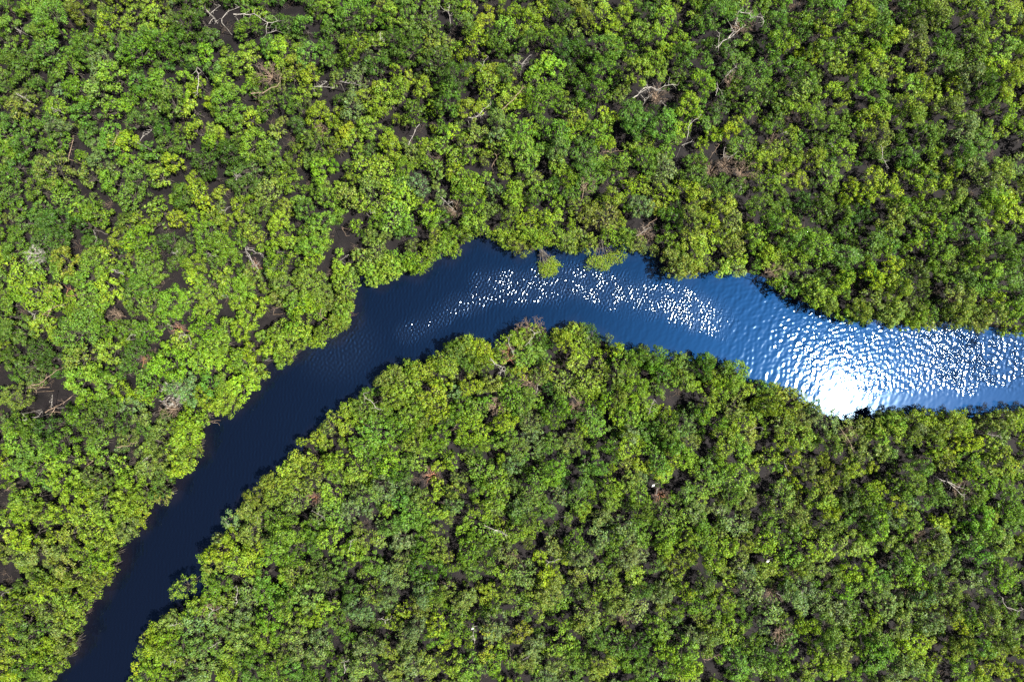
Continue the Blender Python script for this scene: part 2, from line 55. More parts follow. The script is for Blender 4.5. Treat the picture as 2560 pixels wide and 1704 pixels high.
GAPS = dict(
TL="410,650,35;440,690,20;820,840,45;500,1080,55;470,1150,40;1090,1270,50;1060,1290,50;1180,1250,40;250,1420,50;780,1430,55;860,1430,40;1110,1440,50;1120,1500,60;1480,1310,55;1460,1400,55;1440,1530,55;1430,1480,40;1890,940,50;1950,1000,65;1990,940,55;2080,900,45;2220,640,70;2180,600,40;2270,720,50;2230,560,40;1880,590,40;1620,310,60;1560,300,45;1700,330,45;1650,100,50;1600,120,40;2000,90,40;2150,120,40;2080,110,40;1280,560,35;1300,620,40;1380,600,35;390,150,35;1040,470,35;1780,750,35;1340,1000,35;2100,1240,50;2080,1200,40;1000,620,30;780,370,30;1240,1160,25;2020,1510,45;2140,1180,30;630,720,25;780,630,30",
TM="50,220,25;280,170,40;580,240,45;470,180,35;540,200,30;700,110,30;400,660,35;380,700,40;350,830,50;430,950,50;400,900,40;230,920,30;1020,440,50;1130,430,40;980,690,45;940,820,50;1010,800,40;1190,760,50;1260,780,45;1300,800,40;1350,1150,60;1300,1170,40;1420,1160,45;1890,930,50;1940,960,40;2180,720,60;2100,650,60;2280,690,50;2000,640,50;2240,640,40;1700,660,35;730,1240,50;750,1290,45;610,1330,45;560,1200,30;100,1450,70;170,1480,65;60,1540,60;200,1430,40;1400,1390,55;1450,1430,50;1330,1320,30;1750,1280,45;1820,1300,40;2060,1540,55;1980,1500,40;550,1450,40;2330,1180,30;700,1100,35;830,1000,25;870,1100,30;940,1180,30;930,1440,30;60,1200,25;90,1300,25;1120,900,25",
TR="170,240,55;200,190,50;130,210,40;530,170,55;540,240,50;820,80,50;760,90,30;1120,170,55;340,590,50;200,640,40;290,440,30;370,600,50;840,340,45;880,370,40;960,430,35;1870,150,60;1830,100,40;1920,170,55;2000,130,50;2100,130,40;1650,450,45;1940,330,35;1470,620,55;1440,560,40;1390,660,35;1380,860,45;1320,870,40;640,960,45;680,950,40;1430,1000,55;1450,1060,40;1430,970,40;2050,780,45;2120,830,55;2100,720,40;2230,770,40;2280,650,50;2330,760,50;2180,920,40;2160,1000,50;2190,1050,50;2320,1140,45;2340,1000,40;1160,1180,45;1220,1170,40;730,1200,40;540,1160,40;420,1400,50;400,1340,50;480,1430,40;270,1110,55;230,1180,40;330,1150,55;260,1040,40;90,960,40;40,1060,40;640,1010,30;1350,1500,45;1880,1180,40;2180,1530,40",
ML="570,110,50;600,130,30;480,190,35;310,380,50;270,290,35;330,350,40;290,330,30;270,540,50;220,560,50;800,260,55;830,310,50;760,330,40;780,400,40;1180,340,65;1240,340,55;1150,380,40;1230,440,40;1040,220,30;1560,50,45;1630,100,45;1660,180,40;1680,220,50;1990,210,55;1930,160,30;2190,270,50;2240,250,50;2290,130,40;2270,50,40;2290,220,50;1800,370,50;1770,450,50;1720,440,45;1600,440,40;1490,460,35;1300,520,30;1850,570,45;1800,580,40;1900,590,40;1950,640,40;1830,650,25;2190,580,35;1540,740,25;1640,790,35;1740,820,40;500,440,45;290,760,45;500,820,45;290,1130,80;230,1180,60;380,1130,60;430,1170,50;330,1190,70;60,1040,65;130,1060,50;300,1050,50;450,1130,30;150,1240,40;200,1250,40;60,1270,35;900,1060,40;1090,1130,45;1010,1260,50;1040,1300,60;1020,1340,50;1120,1290,30;1270,1280,35;1550,990,50;1600,1030,50;1500,1010,35;1370,970,30;2200,660,40;520,1430,35;930,1530,45;960,1490,40;1150,1450,30;1220,700,35;1560,620,25;1620,600,25;700,500,25;800,580,35",
MM="100,100,55;40,120,50;60,240,45;150,250,30;110,420,35;540,80,40;400,110,35;450,130,30;1050,30,35;1720,40,45;2200,130,35;1060,1140,45;1090,1110,35;1380,1150,45;1400,1190,40;1740,910,50;1720,940,40;1670,980,35;920,910,25;1490,1040,45;1530,1020,30;780,1440,55;800,1400,40;790,1500,55;1660,1160,25;1300,1260,50;1180,1220,30;1420,1420,45;1450,1460,35;1060,1520,45;1030,1450,35;2250,1180,55;2300,1190,50;2210,1120,35;1840,1080,35;1880,1440,45;2110,1200,25;100,1340,35",
MR="470,240,45;440,320,45;530,330,45;600,300,40;50,150,25;780,500,25;1150,500,45;1190,470,45;1100,560,35;1250,540,25;1260,150,35;860,520,30;80,1180,45;120,1150,50;300,1170,50;350,1190,45;280,1130,35;240,1430,55;280,1470,45;170,1520,50;100,1500,40;430,1410,35;1000,1360,55;1060,1390,55;1100,1420,40;980,1330,40;940,1450,50;970,1500,45;580,1480,45;640,1510,50;600,1420,35;1320,1430,35;2120,1280,40;2080,1300,40;2100,1350,40;1760,1290,25;1180,1540,30",
BL="80,250,50;50,230,40;120,240,30;270,210,45;310,190,40;520,60,40;740,90,45;430,230,35;490,350,45;470,370,30;700,370,30;30,530,40;190,540,35;290,650,35;60,790,55;110,800,55;150,850,55;60,860,50;90,760,50;40,830,50;350,760,40;310,1040,35;210,1150,40;230,1200,35;280,1260,30;520,1150,30;1200,1200,45;2110,340,45;2270,740,55;2240,750,40;1880,830,45;1890,900,40;1870,940,35;1980,430,30;2320,1300,45;2280,1480,35;1480,1420,40;1820,1330,25;1200,1380,25;2200,180,35;1240,1460,25",
BM="440,60,35;620,90,55;610,140,55;600,190,40;1030,40,55;1050,80,40;890,110,45;1320,60,45;1330,110,30;1290,200,45;1320,240,35;1590,30,45;1580,90,50;1560,160,50;1550,220,50;1560,280,40;200,430,50;240,490,45;270,510,35;850,340,45;840,240,35;870,400,45;720,520,45;1440,440,35;1390,560,45;1410,510,40;1900,110,45;1850,160,45;2060,200,45;2100,230,50;2190,260,50;2130,250,55;2270,160,45;2330,140,40;1720,440,35;1710,500,45;2150,500,45;280,660,35;320,665,35;830,630,45;1280,660,45;1220,680,30;760,790,45;840,820,35;700,800,35;1990,650,50;1940,630,40;280,920,45;350,930,40;450,940,45;1270,950,35;950,980,35;1880,1150,45;1830,1160,35;970,1270,45;960,1320,45;980,1200,40;1110,1330,45;1600,1050,55;1620,1030,35;40,1310,45;680,1480,40;250,1400,30;1160,1440,45;1270,1500,45;1430,1200,35",
BR="740,70,45;760,130,45;540,100,45;560,150,55;570,220,50;560,330,45;540,350,40;1080,80,50;1380,90,40;1440,200,40;900,280,50;870,330,45;1240,430,45;1380,400,35;2300,260,55;2260,240,40;2140,290,50;2160,340,45;1900,150,40;480,480,50;510,450,40;730,600,45;820,640,45;310,690,45;400,590,35;110,780,45;150,760,35;1830,520,40;2330,740,45;2200,700,40;1900,700,25;1290,700,45;1330,720,45;1740,800,50;1800,830,30;2080,850,50;2130,890,45;2170,920,40;680,1030,45;720,1090,40;650,980,40;2140,970,35;2330,900,45;2300,1040,50;1230,1010,35;970,1230,50;1000,1200,50;1850,1200,35;1830,1290,40;240,1430,45;180,1430,40;1200,1440,45;1720,1480,40;620,1180,35;80,1300,35")
# dead wood: polylines in the same picture tiles; kind P pale grey, T tan, R red-brown
WOOD = dict(
TL="P:1410,65 1440,100 1465,125 1430,165|1465,125 1490,160|1440,95 1510,40;P:1520,160 1535,110 1570,75 1640,50;P:1600,98 1740,95 1790,130 1835,155 1825,230 1890,210|1835,155 1900,145;T:1720,640 1800,640 1855,600 1920,560 1930,510;P:2140,600 2180,595 2290,600|2180,595 2240,560;P:940,980 1000,920 1040,890;T:470,1090 490,1000 500,930;T:770,990 800,930 820,900;P:350,740 415,760;P:105,640 170,670 210,700;P:1350,460 1360,560 1355,640;P:1600,1190 1625,1210 1640,1190|1625,1210 1615,1235;P:1500,1450 1560,1420;P:100,190 135,215 150,195",
TM="P:755,150 740,80 700,60|740,80 750,30;P:600,150 650,120;P:275,230 280,260 300,290;P:1245,470 1245,440 1220,410|1245,440 1300,380|1245,440 1290,430;P:2010,670 2080,605 2130,595 2170,620 2220,590 2310,585|2130,595 2050,640;P:2060,650 2090,690 2140,640;P:2210,765 2225,720 2200,690|2225,720 2245,780;P:880,805 1010,785|930,800 1030,720;T:1110,750 1180,690 1250,600;P:960,480 1015,390;T:1655,1370 1670,1290 1700,1250|1670,1290 1665,1245;P:470,990 510,910 545,850;P:690,1350 740,1400 790,1450|730,1390 770,1380;P:180,1460 240,1460;P:0,560 60,570 130,585;T:1040,1140 1075,1080 1060,1050;T:2080,1560 2170,1500;T:1785,1045 1910,1035",
TR="P:250,325 330,265 410,200 435,185|330,265 370,215 345,170;P:260,350 270,230;P:400,185 380,155 395,110 415,70;P:415,85 465,90 490,120 560,120 575,150;P:300,540 340,500 385,460;P:255,560 260,600 290,640|260,600 250,640;P:50,940 70,850 145,785;P:0,1010 50,980 90,970;T:210,1075 240,1035 270,990;P:290,1080 340,1075 395,1035|300,1078 305,1010;P:385,1335 420,1285;P:670,930 720,910;T:690,1190 780,1190;P:1380,1000 1385,1080 1430,1150;P:1030,975 1050,1005",
ML="P:200,140 215,185 190,220|215,185 310,180;P:640,20 660,90;P:1680,140 1700,200 1760,260|1690,170 1720,220 1770,290|1690,150 1800,190;P:1410,175 1470,205;P:760,290 850,330;R:455,470 465,420 510,440;T:285,600 350,560 440,530|350,560 320,620;P:190,575 240,600 235,630;P:1165,700 1150,660;P:1220,740 1290,740 1310,790;P:870,770 890,745 930,740;T:190,1100 270,1075 340,1020 420,970|270,1075 300,1050;T:230,1130 260,1110 300,1080;T:310,1270 380,1230 440,1200 490,1160|380,1230 340,1290;P:350,1240 360,1150;P:1500,480 1550,465;T:1870,600 1880,560 1920,545;T:2200,560 2190,600 2230,630;P:1800,910 1850,900;R:975,960 985,910 1000,900;P:225,1310 260,1300 290,1260;P:150,1280 185,1315;T:1420,1330 1490,1340;T:800,1510 880,1500 940,1470;P:1170,180 1200,185 1215,165",
MM="P:0,230 60,190;T:10,0 40,60;P:2030,60 2090,20 2130,0;R:1105,945 1140,920 1190,880|1140,920 1195,905;P:1180,850 1155,800 1165,740|1180,850 1187,880;P:1030,900 1060,940 1110,960 1130,965 1125,985 1100,1000|1110,960 1102,985;P:270,1250 230,1210 190,1180 160,1140;P:1340,1140 1350,1080;T:1560,1120 1640,1220;T:1020,1250 1050,1210 1080,1170;P:1680,780 1700,750;P:2110,1290 2150,1180;T:760,1400 800,1350;P:1265,815 1310,765 1335,730|1335,730 1300,700|1335,730 1375,720",
MR="T:560,330 600,310 650,300 700,290;P:1780,660 1850,670;P:700,400 710,440;P:480,1390 560,1370;T:1100,1380 1150,1450 1180,1520;P:2080,1420 2140,1425 2200,1440",
BL="T:580,95 640,45;P:960,60 1030,10;P:0,945 60,950;P:1540,460 1600,495;P:1610,1040 1625,960 1620,900;P:1430,1120 1460,1070 1510,1050|1460,1070 1440,1055;P:1150,1170 1230,1160;P:1740,420 1790,450;P:2130,390 2220,440;P:1430,1330 1500,1290;P:1160,1440 1200,1410;T:40,250 100,210;P:1540,745 1570,770",
BM="P:990,490 1060,520 1150,560|1060,520 1110,530;P:300,1170 310,1135 265,1130|310,1135 345,1130;P:30,1500 30,1420 60,1405;P:60,660 75,600 100,585;P:1490,430 1540,430;P:2160,290 2170,240;P:1410,770 1430,740 1500,720;P:920,1300 915,1210;P:1250,1410 1290,1390",
BR="P:710,50 745,125;P:1765,165 1830,190 1900,250 1945,290|1830,190 1940,235;P:240,380 280,375;T:1690,515 1750,505;P:390,750 430,800;P:640,950 690,970;P:2210,985 2240,1050 2350,1065;P:1230,970 1245,1010;T:130,1405 190,1410 270,1370;P:620,1300 670,1300;P:850,930 840,980")
# leafless twiggy crowns
BARE = dict(TL="1840,500,75T;2200,890,50T", TM="2180,650,60T;790,1430,60T;1700,1270,55T", TR="440,1170,80T;320,1120,65T;430,160,75T;360,560,50T;640,960,40T;220,1160,50T",
 ML="250,190,60P;790,600,45T;1220,700,55R;1200,1140,90P;1170,1250,65T;1740,270,45R;1000,905,30R", MM="1325,710,85T;1150,850,50R;1310,1070,75T;1620,1240,50T;1070,1230,55T;2090,50,60T;1240,700,40T",
 MR="650,300,50T;1150,1420,50T;1880,490,40T", BL="1450,1080,55T;2150,300,45R;690,640,30T", BM="630,150,65R;2200,290,55R;1960,1120,50T;1180,720,50T", BR="1930,240,60T;700,1240,60T;640,960,50T;1640,570,45T")
BIRDS = [(1632, 1213), (1182, 1569), (1919, 1401)]

FV = 2560.0 / 2356.0
NB = [(-900, 2900), (-330, 2300), (120, 1568), (180, 1510), (190, 1460), (215, 1400), (270, 1320), (285, 1260), (335, 1215), (345, 1170), (400, 1150), (405, 1115), (470, 1050), (475, 975),
      (540, 960), (590, 905), (620, 850), (680, 835), (720, 800), (775, 785), (815, 735), (828, 690), (830, 650), (870, 662), (905, 648), (985, 632), (1012, 600), (1060, 588), (1092, 552), (1130, 555),
      (1160, 575), (1190, 600), (1240, 575), (1320, 585), (1380, 580), (1440, 575), (1500, 590), (1540, 645), (1600, 645), (1680, 632), (1760, 650), (1800, 690), (1880, 720), (1960, 745), (2040, 752),
      (2100, 765), (2140, 765), (2165, 752), (2250, 765), (2356, 775), (2800, 760), (3400, 820), (5200, 700)]
SB = [(-500, 2900), (60, 2300), (300, 1568), (310, 1500), (345, 1440), (400, 1400), (450, 1375), (478, 1340), (452, 1275), (500, 1240), (515, 1185), (560, 1150), (592, 1100), (670, 1050), (675, 1010),
      (742, 985), (772, 935), (840, 895), (882, 850), (942, 830), (1000, 820), (1035, 780), (1080, 768), (1125, 795), (1175, 765), (1222, 745), (1262, 760), (1325, 738), (1385, 758), (1450, 800),
      (1490, 792), (1560, 815), (1612, 812), (1700, 835), (1760, 880), (1825, 888), (1880, 918), (1930, 950), (2000, 958), (2060, 935), (2130, 942), (2200, 938), (2240, 952), (2290, 932), (2356, 930), (2800, 950), (3400, 1060), (5200, 930)]
def poly_world(z=0.0):
    return np.array([world(u * FV, v * FV, z) for u, v in NB + SB[::-1]])
RIV = poly_world(2.2)              # outline of the leafy edges (they hang out about 2 m above the water)
NBW = np.array([world(u * FV, v * FV, 2.2) for u, v in NB]); SBW = np.array([world(u * FV, v * FV, 2.2) for u, v in SB])

def seg_dist(P, poly, closed=False):
    d = np.full(len(P), 1e9)
    Q = np.vstack([poly, poly[:1]]) if closed else poly
    for a, b in zip(Q[:-1], Q[1:]):
        ab = b - a; t = np.clip(((P - a) @ ab) / (ab @ ab), 0, 1)
        d = np.minimum(d, np.hypot(*(P - a - t[:, None] * ab).T))
    return d
def inside(P, poly):
    c = np.zeros(len(P), bool); x, y = P[:, 0], P[:, 1]
    for (x1, y1), (x2, y2) in zip(poly, np.roll(poly, -1, 0)):
        if y1 == y2: continue
        k = ((y1 > y) != (y2 > y)) & (x < (x2 - x1) * (y - y1) / (y2 - y1) + x1)
        c ^= k
    return c
def river_sd(P):                   # positive inside the river
    return np.where(inside(P, RIV), 1.0, -1.0) * np.minimum(seg_dist(P, NBW), seg_dist(P, SBW))

# ------------------------------------------------------------------ mesh helpers
def mesh_from(name, V, F, mat=None, smooth=False, cols=None, cname='tint'):
    V = np.asarray(V, np.float32); F = np.asarray(F, np.int32)
    me = bpy.data.meshes.new(name); n = F.shape[1]
    me.vertices.add(len(V)); me.vertices.foreach_set('co', V.ravel())
    me.loops.add(F.size); me.loops.foreach_set('vertex_index', F.ravel())
    me.polygons.add(len(F)); me.polygons.foreach_set('loop_start', np.arange(0, F.size, n, dtype=np.int32))
    me.polygons.foreach_set('loop_total', np.full(len(F), n, np.int32))
    if smooth: me.polygons.foreach_set('use_smooth', np.ones(len(F), bool))
    if mat: me.materials.append(mat)
    me.update(calc_edges=True)
    if cols is not None:
        a = me.attributes.new(cname, 'FLOAT_COLOR', 'POINT')
        a.data.foreach_set('color', np.asarray(cols, np.float32).ravel())
    return me
class Tubes:
    def __init__(s, sides=5): s.V = []; s.F = []; s.n = 0; s.k = sides
    def add(s, P, R):
        P = np.asarray(P, float); R = np.asarray(R, float)
        T = np.gradient(P, axis=0); T /= np.linalg.norm(T, axis=1)[:, None] + 1e-9
        ref = np.where(np.abs(T[:, 2:3]) > .9, [[1., 0, 0]], [[0, 0, 1.]])
        A = np.cross(T, ref); A /= np.linalg.norm(A, axis=1)[:, None] + 1e-9; B = np.cross(T, A)
        th = np.arange(s.k) * 2 * math.pi / s.k
        ring = P[:, None] + R[:, None, None] * (A[:, None] * np.cos(th)[None, :, None] + B[:, None] * np.sin(th)[None, :, None])
        m = len(P); s.V.append(ring.reshape(-1, 3))
        i = np.arange(m - 1)[:, None] * s.k; j = np.arange(s.k)[None]; j2 = (j + 1) % s.k
        s.F.append(np.stack([i + j, i + j2, i + s.k + j2, i + s.k + j], -1).reshape(-1, 4) + s.n)
        s.n += m * s.k
    def mesh(s, name, mat):
        return mesh_from(name, np.vstack(s.V), np.vstack(s.F), mat, True)
def wiggle(a, b, n, amp, r=random):
    a = np.array(a, float); b = np.array(b, float); t = np.linspace(0, 1, n)[:, None]
    P = a + (b - a) * t
    o = np.array([[r.gauss(0, amp) for _ in range(3)] for _ in range(n)]); o[0] = o[-1] = 0
    return P + o
def put(name, me, parent=None):
    o = bpy.data.objects.new(name, me); C.objects.link(o); o.parent = parent
    return o

# ------------------------------------------------------------------ materials
def new_mat(name):
    m = bpy.data.materials.new(name); m.use_nodes = True
    return m, m.node_tree, m.node_tree.nodes['Principled BSDF']
def N(nt, t, **k):
    n = nt.nodes.new(t)
    for a, b in k.items(): setattr(n, a, b)
    return n
def leaf_mat():
    m, nt, p = new_mat('mangrove_leaves'); L = nt.links.new
    a = N(nt, 'ShaderNodeAttribute', attribute_type='INSTANCER', attribute_name='leafcol')
    t = N(nt, 'ShaderNodeAttribute', attribute_type='GEOMETRY', attribute_name='tint')
    mx = N(nt, 'ShaderNodeMix', data_type='RGBA', blend_type='MULTIPLY'); mx.inputs[0].default_value = 1
    L(a.outputs['Color'], mx.inputs[6]); L(t.outputs['Color'], mx.inputs[7])
    L(mx.outputs[2], p.inputs['Base Color'])
    p.inputs['Roughness'].default_value = .45; p.inputs['Specular IOR Level'].default_value = .13
    tr = N(nt, 'ShaderNodeBsdfTranslucent'); s = N(nt, 'ShaderNodeMixShader'); s.inputs[0].default_value = .30
    wm = N(nt, 'ShaderNodeMix', data_type='RGBA', blend_type='MULTIPLY'); wm.inputs[0].default_value = 1
    L(mx.outputs[2], wm.inputs[6]); wm.inputs[7].default_value = (1.5, 1.55, .55, 1); L(wm.outputs[2], tr.inputs['Color'])
    L(p.outputs[0], s.inputs[1]); L(tr.outputs[0], s.inputs[2]); L(s.outputs[0], nt.nodes['Material Output'].inputs[0])
    return m
def wood_mat(name, c1, c2, sc=3.0):
    m, nt, p = new_mat(name); L = nt.links.new
    tc = N(nt, 'ShaderNodeTexCoord'); n = N(nt, 'ShaderNodeTexNoise'); n.inputs['Scale'].default_value = sc; n.inputs['Detail'].default_value = 5
    L(tc.outputs['Object'], n.inputs['Vector'])
    r = N(nt, 'ShaderNodeValToRGB'); r.color_ramp.elements[0].color = (*c1, 1); r.color_ramp.elements[1].color = (*c2, 1)
    r.color_ramp.elements[0].position = .35; r.color_ramp.elements[1].position = .65
    L(n.outputs[0], r.inputs[0]); L(r.outputs[0], p.inputs['Base Color']); p.inputs['Roughness'].default_value = .8
    return m
LEAF = leaf_mat()
BARK = wood_mat('living_bark', (.022, .017, .013), (.085, .072, .055))
WM = dict(P=wood_mat('bleached_wood', (.12, .105, .085), (.34, .31, .265)), T=wood_mat('tan_wood', (.10, .065, .04), (.26, .185, .12)), R=wood_mat('red_brown_wood', (.16, .065, .03), (.36, .17, .09)))
TW = dict(P=wood_mat('pale_twigs', (.18, .165, .14), (.38, .35, .30)), T=wood_mat('tan_twigs', (.06, .042, .028), (.17, .12, .08)), R=wood_mat('red_brown_twigs', (.06, .038, .028), (.14, .092, .066)))

PAL = dict(D=(.040, .086, .009), G=(.072, .138, .013), B=(.097, .184, .015), T=(.098, .152, .031), O=(.116, .168, .021), L=(.132, .212, .014), Y=(.166, .244, .014))
WORDC = dict(D='dark green', G='mid green', B='fresh bright green', T='dull grey-green', O='olive green', L='lime green', Y='yellow-green')

# ------------------------------------------------------------------ crown prototypes
def crown_mesh(idx, R, h, card, dens, seed):
    g = np.random.default_rng(seed); r = random.Random(seed)
    # lobes over a flattened, irregular dome
    lobes = []; ph = r.uniform(0, 6.28); el = r.uniform(.78, 1.0)
    tries = 0; lr0 = .50 + .13 * R
    want = int(5 + 4.6 * (R / lr0) ** 2 * .62)
    while len(lobes) < want and tries < 900:
        tries += 1
        th = r.uniform(0, 2 * math.pi); q = math.sqrt(r.uniform(0, 1)) * .86
        edge = 1 + .20 * math.sin(2 * th + ph) + .12 * math.sin(3 * th + 2 * ph) + .08 * math.sin(5 * th)
        x = q * R * edge * math.cos(th); y = q * R * edge * math.sin(th) * el
        z = h - lr0 * .8 - (h * .44) * q ** 2.2 + r.gauss(0, .14)
        lr = lr0 * r.choice((r.uniform(.45, .8), r.uniform(.8, 1.35)))
        if all((x - a) ** 2 + (y - b) ** 2 > (.70 * (lr + d)) ** 2 for a, b, c, d in lobes):
            lobes.append((x, y, z, lr))
    for _ in range(int(len(lobes) * .35)):               # lower, outer sprays
        th = r.uniform(0, 2 * math.pi); q = r.uniform(.55, 1.02)
        lobes.append((q * R * math.cos(th), q * R * el * math.sin(th), h * r.uniform(.35, .62), lr0 * r.uniform(.5, .85)))
    Vs = []; cols = []; fuzz = r.choice((.16, .24, .34))
    for (x, y, z, lr) in lobes:
        n = int(dens * 4 * math.pi * lr * lr / (card * card) * .95)
        d = g.normal(size=(n, 3)); d[:, 2] = d[:, 2] * .9 + .55; d /= np.linalg.norm(d, axis=1)[:, None]
        sh = lr * np.clip(1 - np.abs(g.normal(0, fuzz, n)), .35, 1.0) * (1 + .22 * np.sin(d[:, 0] * 5 + seed) * np.cos(d[:, 1] * 6 + x))
        c = np.array([x, y, z]) + d * sh[:, None] * [1, 1, .8]
        nn = d * 1.0 + g.normal(0, .33, (n, 3)) + [0, 0, .25]; nn /= np.linalg.norm(nn, axis=1)[:, None]
        t = np.cross(nn, g.normal(size=(n, 3))); t /= np.linalg.norm(t, axis=1)[:, None] + 1e-9
        b = np.cross(nn, t)
        s = card * g.uniform(.55, 1.15, n)[:, None]
        a_ = c - t * s * .62; c_ = c + t * s * .62; b_ = c - b * s * .42 + nn * s * .10; d_ = c + b * s * .42 + nn * s * .10
        Vs.append(np.stack([a_, b_, c_, d_], 1).reshape(-1, 3))
        lob = g.uniform(.84, 1.14); k = (lob * g.uniform(.66, 1.30, n))[:, None]
        cc = np.hstack([k * g.uniform(.82, 1.25, (n, 1)), k, k * g.uniform(.6, 1.6, (n, 1)), np.ones((n, 1))])
        yel = g.random(n) < .012
        cc[yel, :3] = [1.9, 1.4, 1.1]
        cols.append(np.repeat(cc, 4, 0))
    V = np.vstack(Vs); F = np.arange(len(V)).reshape(-1, 4)
    me = mesh_from('crown', V, F, LEAF, False, np.vstack(cols))
    return me, lobes
def trunk_mesh(R, h, lobes, seed):
    r = random.Random(seed); T = Tubes(5)
    fork = (r.uniform(-.2, .2), r.uniform(-.2, .2), h * .34)
    T.add(wiggle((0, 0, -.6), fork, 5, .05, r), np.linspace(.13, .10, 5) * (R / 2) ** .5)
    for k in range(6):                                   # stilt roots
        a = k * 1.05 + r.uniform(-.3, .3); q = r.uniform(.5, .9)
        T.add([(0, 0, h * .22), (q * .5 * math.cos(a), q * .5 * math.sin(a), h * .19), (q * math.cos(a), q * math.sin(a), -.5)], [.05, .045, .035])
    for (x, y, z, lr) in lobes:
        if r.random() < .85:
            mid = (fork[0] * .5 + x * .45, fork[1] * .5 + y * .45, fork[2] + (z - fork[2]) * .62)
            P = np.vstack([wiggle(fork, mid, 4, .06, r), wiggle(mid, (x, y, z + lr * .35), 4, .06, r)[1:]])
            T.add(P, np.linspace(.075, .020, len(P)))
            for _ in range(2):
                T.add(wiggle((x, y, z), (x + r.uniform(-1, 1) * lr, y + r.uniform(-1, 1) * lr, z + r.uniform(.2, .95) * lr), 3, .04, r), [.028, .02, .010])
    return T.mesh('trunk', BARK)
PROTO = {'s': [], 'm': [], 'l': []}
SIZES = dict(s=(1.25, 4.4), m=(2.0, 5.8), l=(3.1, 7.4))
for key, cnt in (('s', 9), ('m', 12), ('l', 6)):
    R, h = SIZES[key]
    for i in range(cnt):
        sd = {'s': 100, 'm': 200, 'l': 300}[key] + i
        cm, lobes = crown_mesh(i, R, h, .25 if i % 3 else .21, (.72, .9, 1.0, .6)[i % 4] * (1.0 if key != 'l' else .9), sd)
        PROTO[key].append((cm, trunk_mesh(R, h, lobes, sd)))

# ------------------------------------------------------------------ where the trees stand
def tile_pts(d, pat):
    for t, s in d.items():
        ox, oy = TILES[t]
        for m in re.finditer(pat, s):
            yield t, ox + int(m[1]) * KT, oy + int(m[2]) * KT, int(m[3]) * KT, (m[4] if m.re.groups > 3 else None)
gaps = [(*world(u, v, 0.3), r * GS * (.74 if t in ('BM', 'BR') or (v > 900 and u > 700) else (1.08 if t in ('TR', 'TM') else 1.0))) for t, u, v, r, _ in tile_pts(GAPS, r'(\d+),(\d+),(\d+)')]
GA = np.array(gaps)
trees = []
def height(R): return min(10.5, max(2.8, 3.9 + 1.35 * R + random.gauss(0, .95)))
for t, u, v, r, c in tile_pts(CROWNS, r'(\d+),(\d+),(\d+)([A-Z])'):
    Rw = r * GS * 1.04
    h = height(Rw); x, y = world(u, v, h - .7)
    trees.append([x, y, Rw * (H - h) / H, h, c, u, v])
# keep crowns out of the open water
def push_out(x, y, R, k=.90):
    for _ in range(6):
        P = np.array([[x, y]]); sd = river_sd(P)[0]
        if sd < -R * k: break
        e = .05; gx = river_sd(P + [[e, 0]])[0] - sd; gy = river_sd(P + [[0, e]])[0] - sd
        n = math.hypot(gx, gy) + 1e-9; m = sd + R * k
        x -= gx / n * m; y -= gy / n * m
    return x, y
ISOL = [(BL, r) for BL, r in (((1220 * KT, 1134 + 950 * KT), 30), ((850 + 1440 * KT, 567 + 270 * KT), 20), ((850 + 1810 * KT, 567 + 240 * KT), 30))]
keep = []
for T_ in trees:
    if any(math.hypot(T_[5] - a[0], T_[6] - a[1]) < 3 for a, _ in ISOL): keep.append(T_); continue
    sd = river_sd(np.array([[T_[0], T_[1]]]))[0]
    if sd > T_[2] * 2.2 + 1: continue
    if sd > -T_[2] * .9: T_[0], T_[1] = push_out(T_[0], T_[1], T_[2])
    keep.append(T_)
trees = keep
dig = np.array([[t[0], t[1]] for t in trees]); digc = [t[4] for t in trees]
# edge trees along both banks, a leafy fringe
def fringe(line, sign):
    for a, b in zip(line[:-1], line[1:]):
        L = np.linalg.norm(b - a); n = max(1, int(L / 1.7))
        for i in range(n):
            p = a + (b - a) * (i + random.random()) / n
            if abs(p[0]) > 135 or abs(p[1]) > 100: continue
            R = random.uniform(.95, 1.75)
            nx, ny = -(b - a)[1] / L, (b - a)[0] / L
            x, y = p[0] + sign * nx * R * .8, p[1] + sign * ny * R * .8
            x, y = push_out(x, y, R, .86)
            if any(math.hypot(t[0] - x, t[1] - y) < .55 * (t[2] + R) for t in trees): continue
            if len(GA) and (np.hypot(GA[:, 0] - x, GA[:, 1] - y) < GA[:, 2] * .8).any(): continue
            near = digc[int(np.argmin(np.hypot(dig[:, 0] - x, dig[:, 1] - y)))]
            trees.append([x, y, R, height(R) * .85, random.choice([near, 'L', 'O']), None, None])
fringe(NBW, 1); fringe(SBW, -1)
# wood lines
WL = []
for t, s in WOOD.items():
    ox, oy = TILES[t]
    for item in s.split(';'):
        kind, rest = item.split(':')
        WL.append((kind, [[(ox + float(q.split(',')[0]) * KT, oy + float(q.split(',')[1]) * KT) for q in pl.split()] for pl in rest.split('|')]))
WPTS = np.array([world(u, v, 5.3) for _, pls in WL for pl in pls for u, v in pl])
bare = [(u, v, r, c) for _, u, v, r, c in tile_pts(BARE, r'(\d+),(\d+),(\d+)([A-Z])')]
BP = np.array([(*world(u, v, 3.5), r * GS) for u, v, r, c in bare])
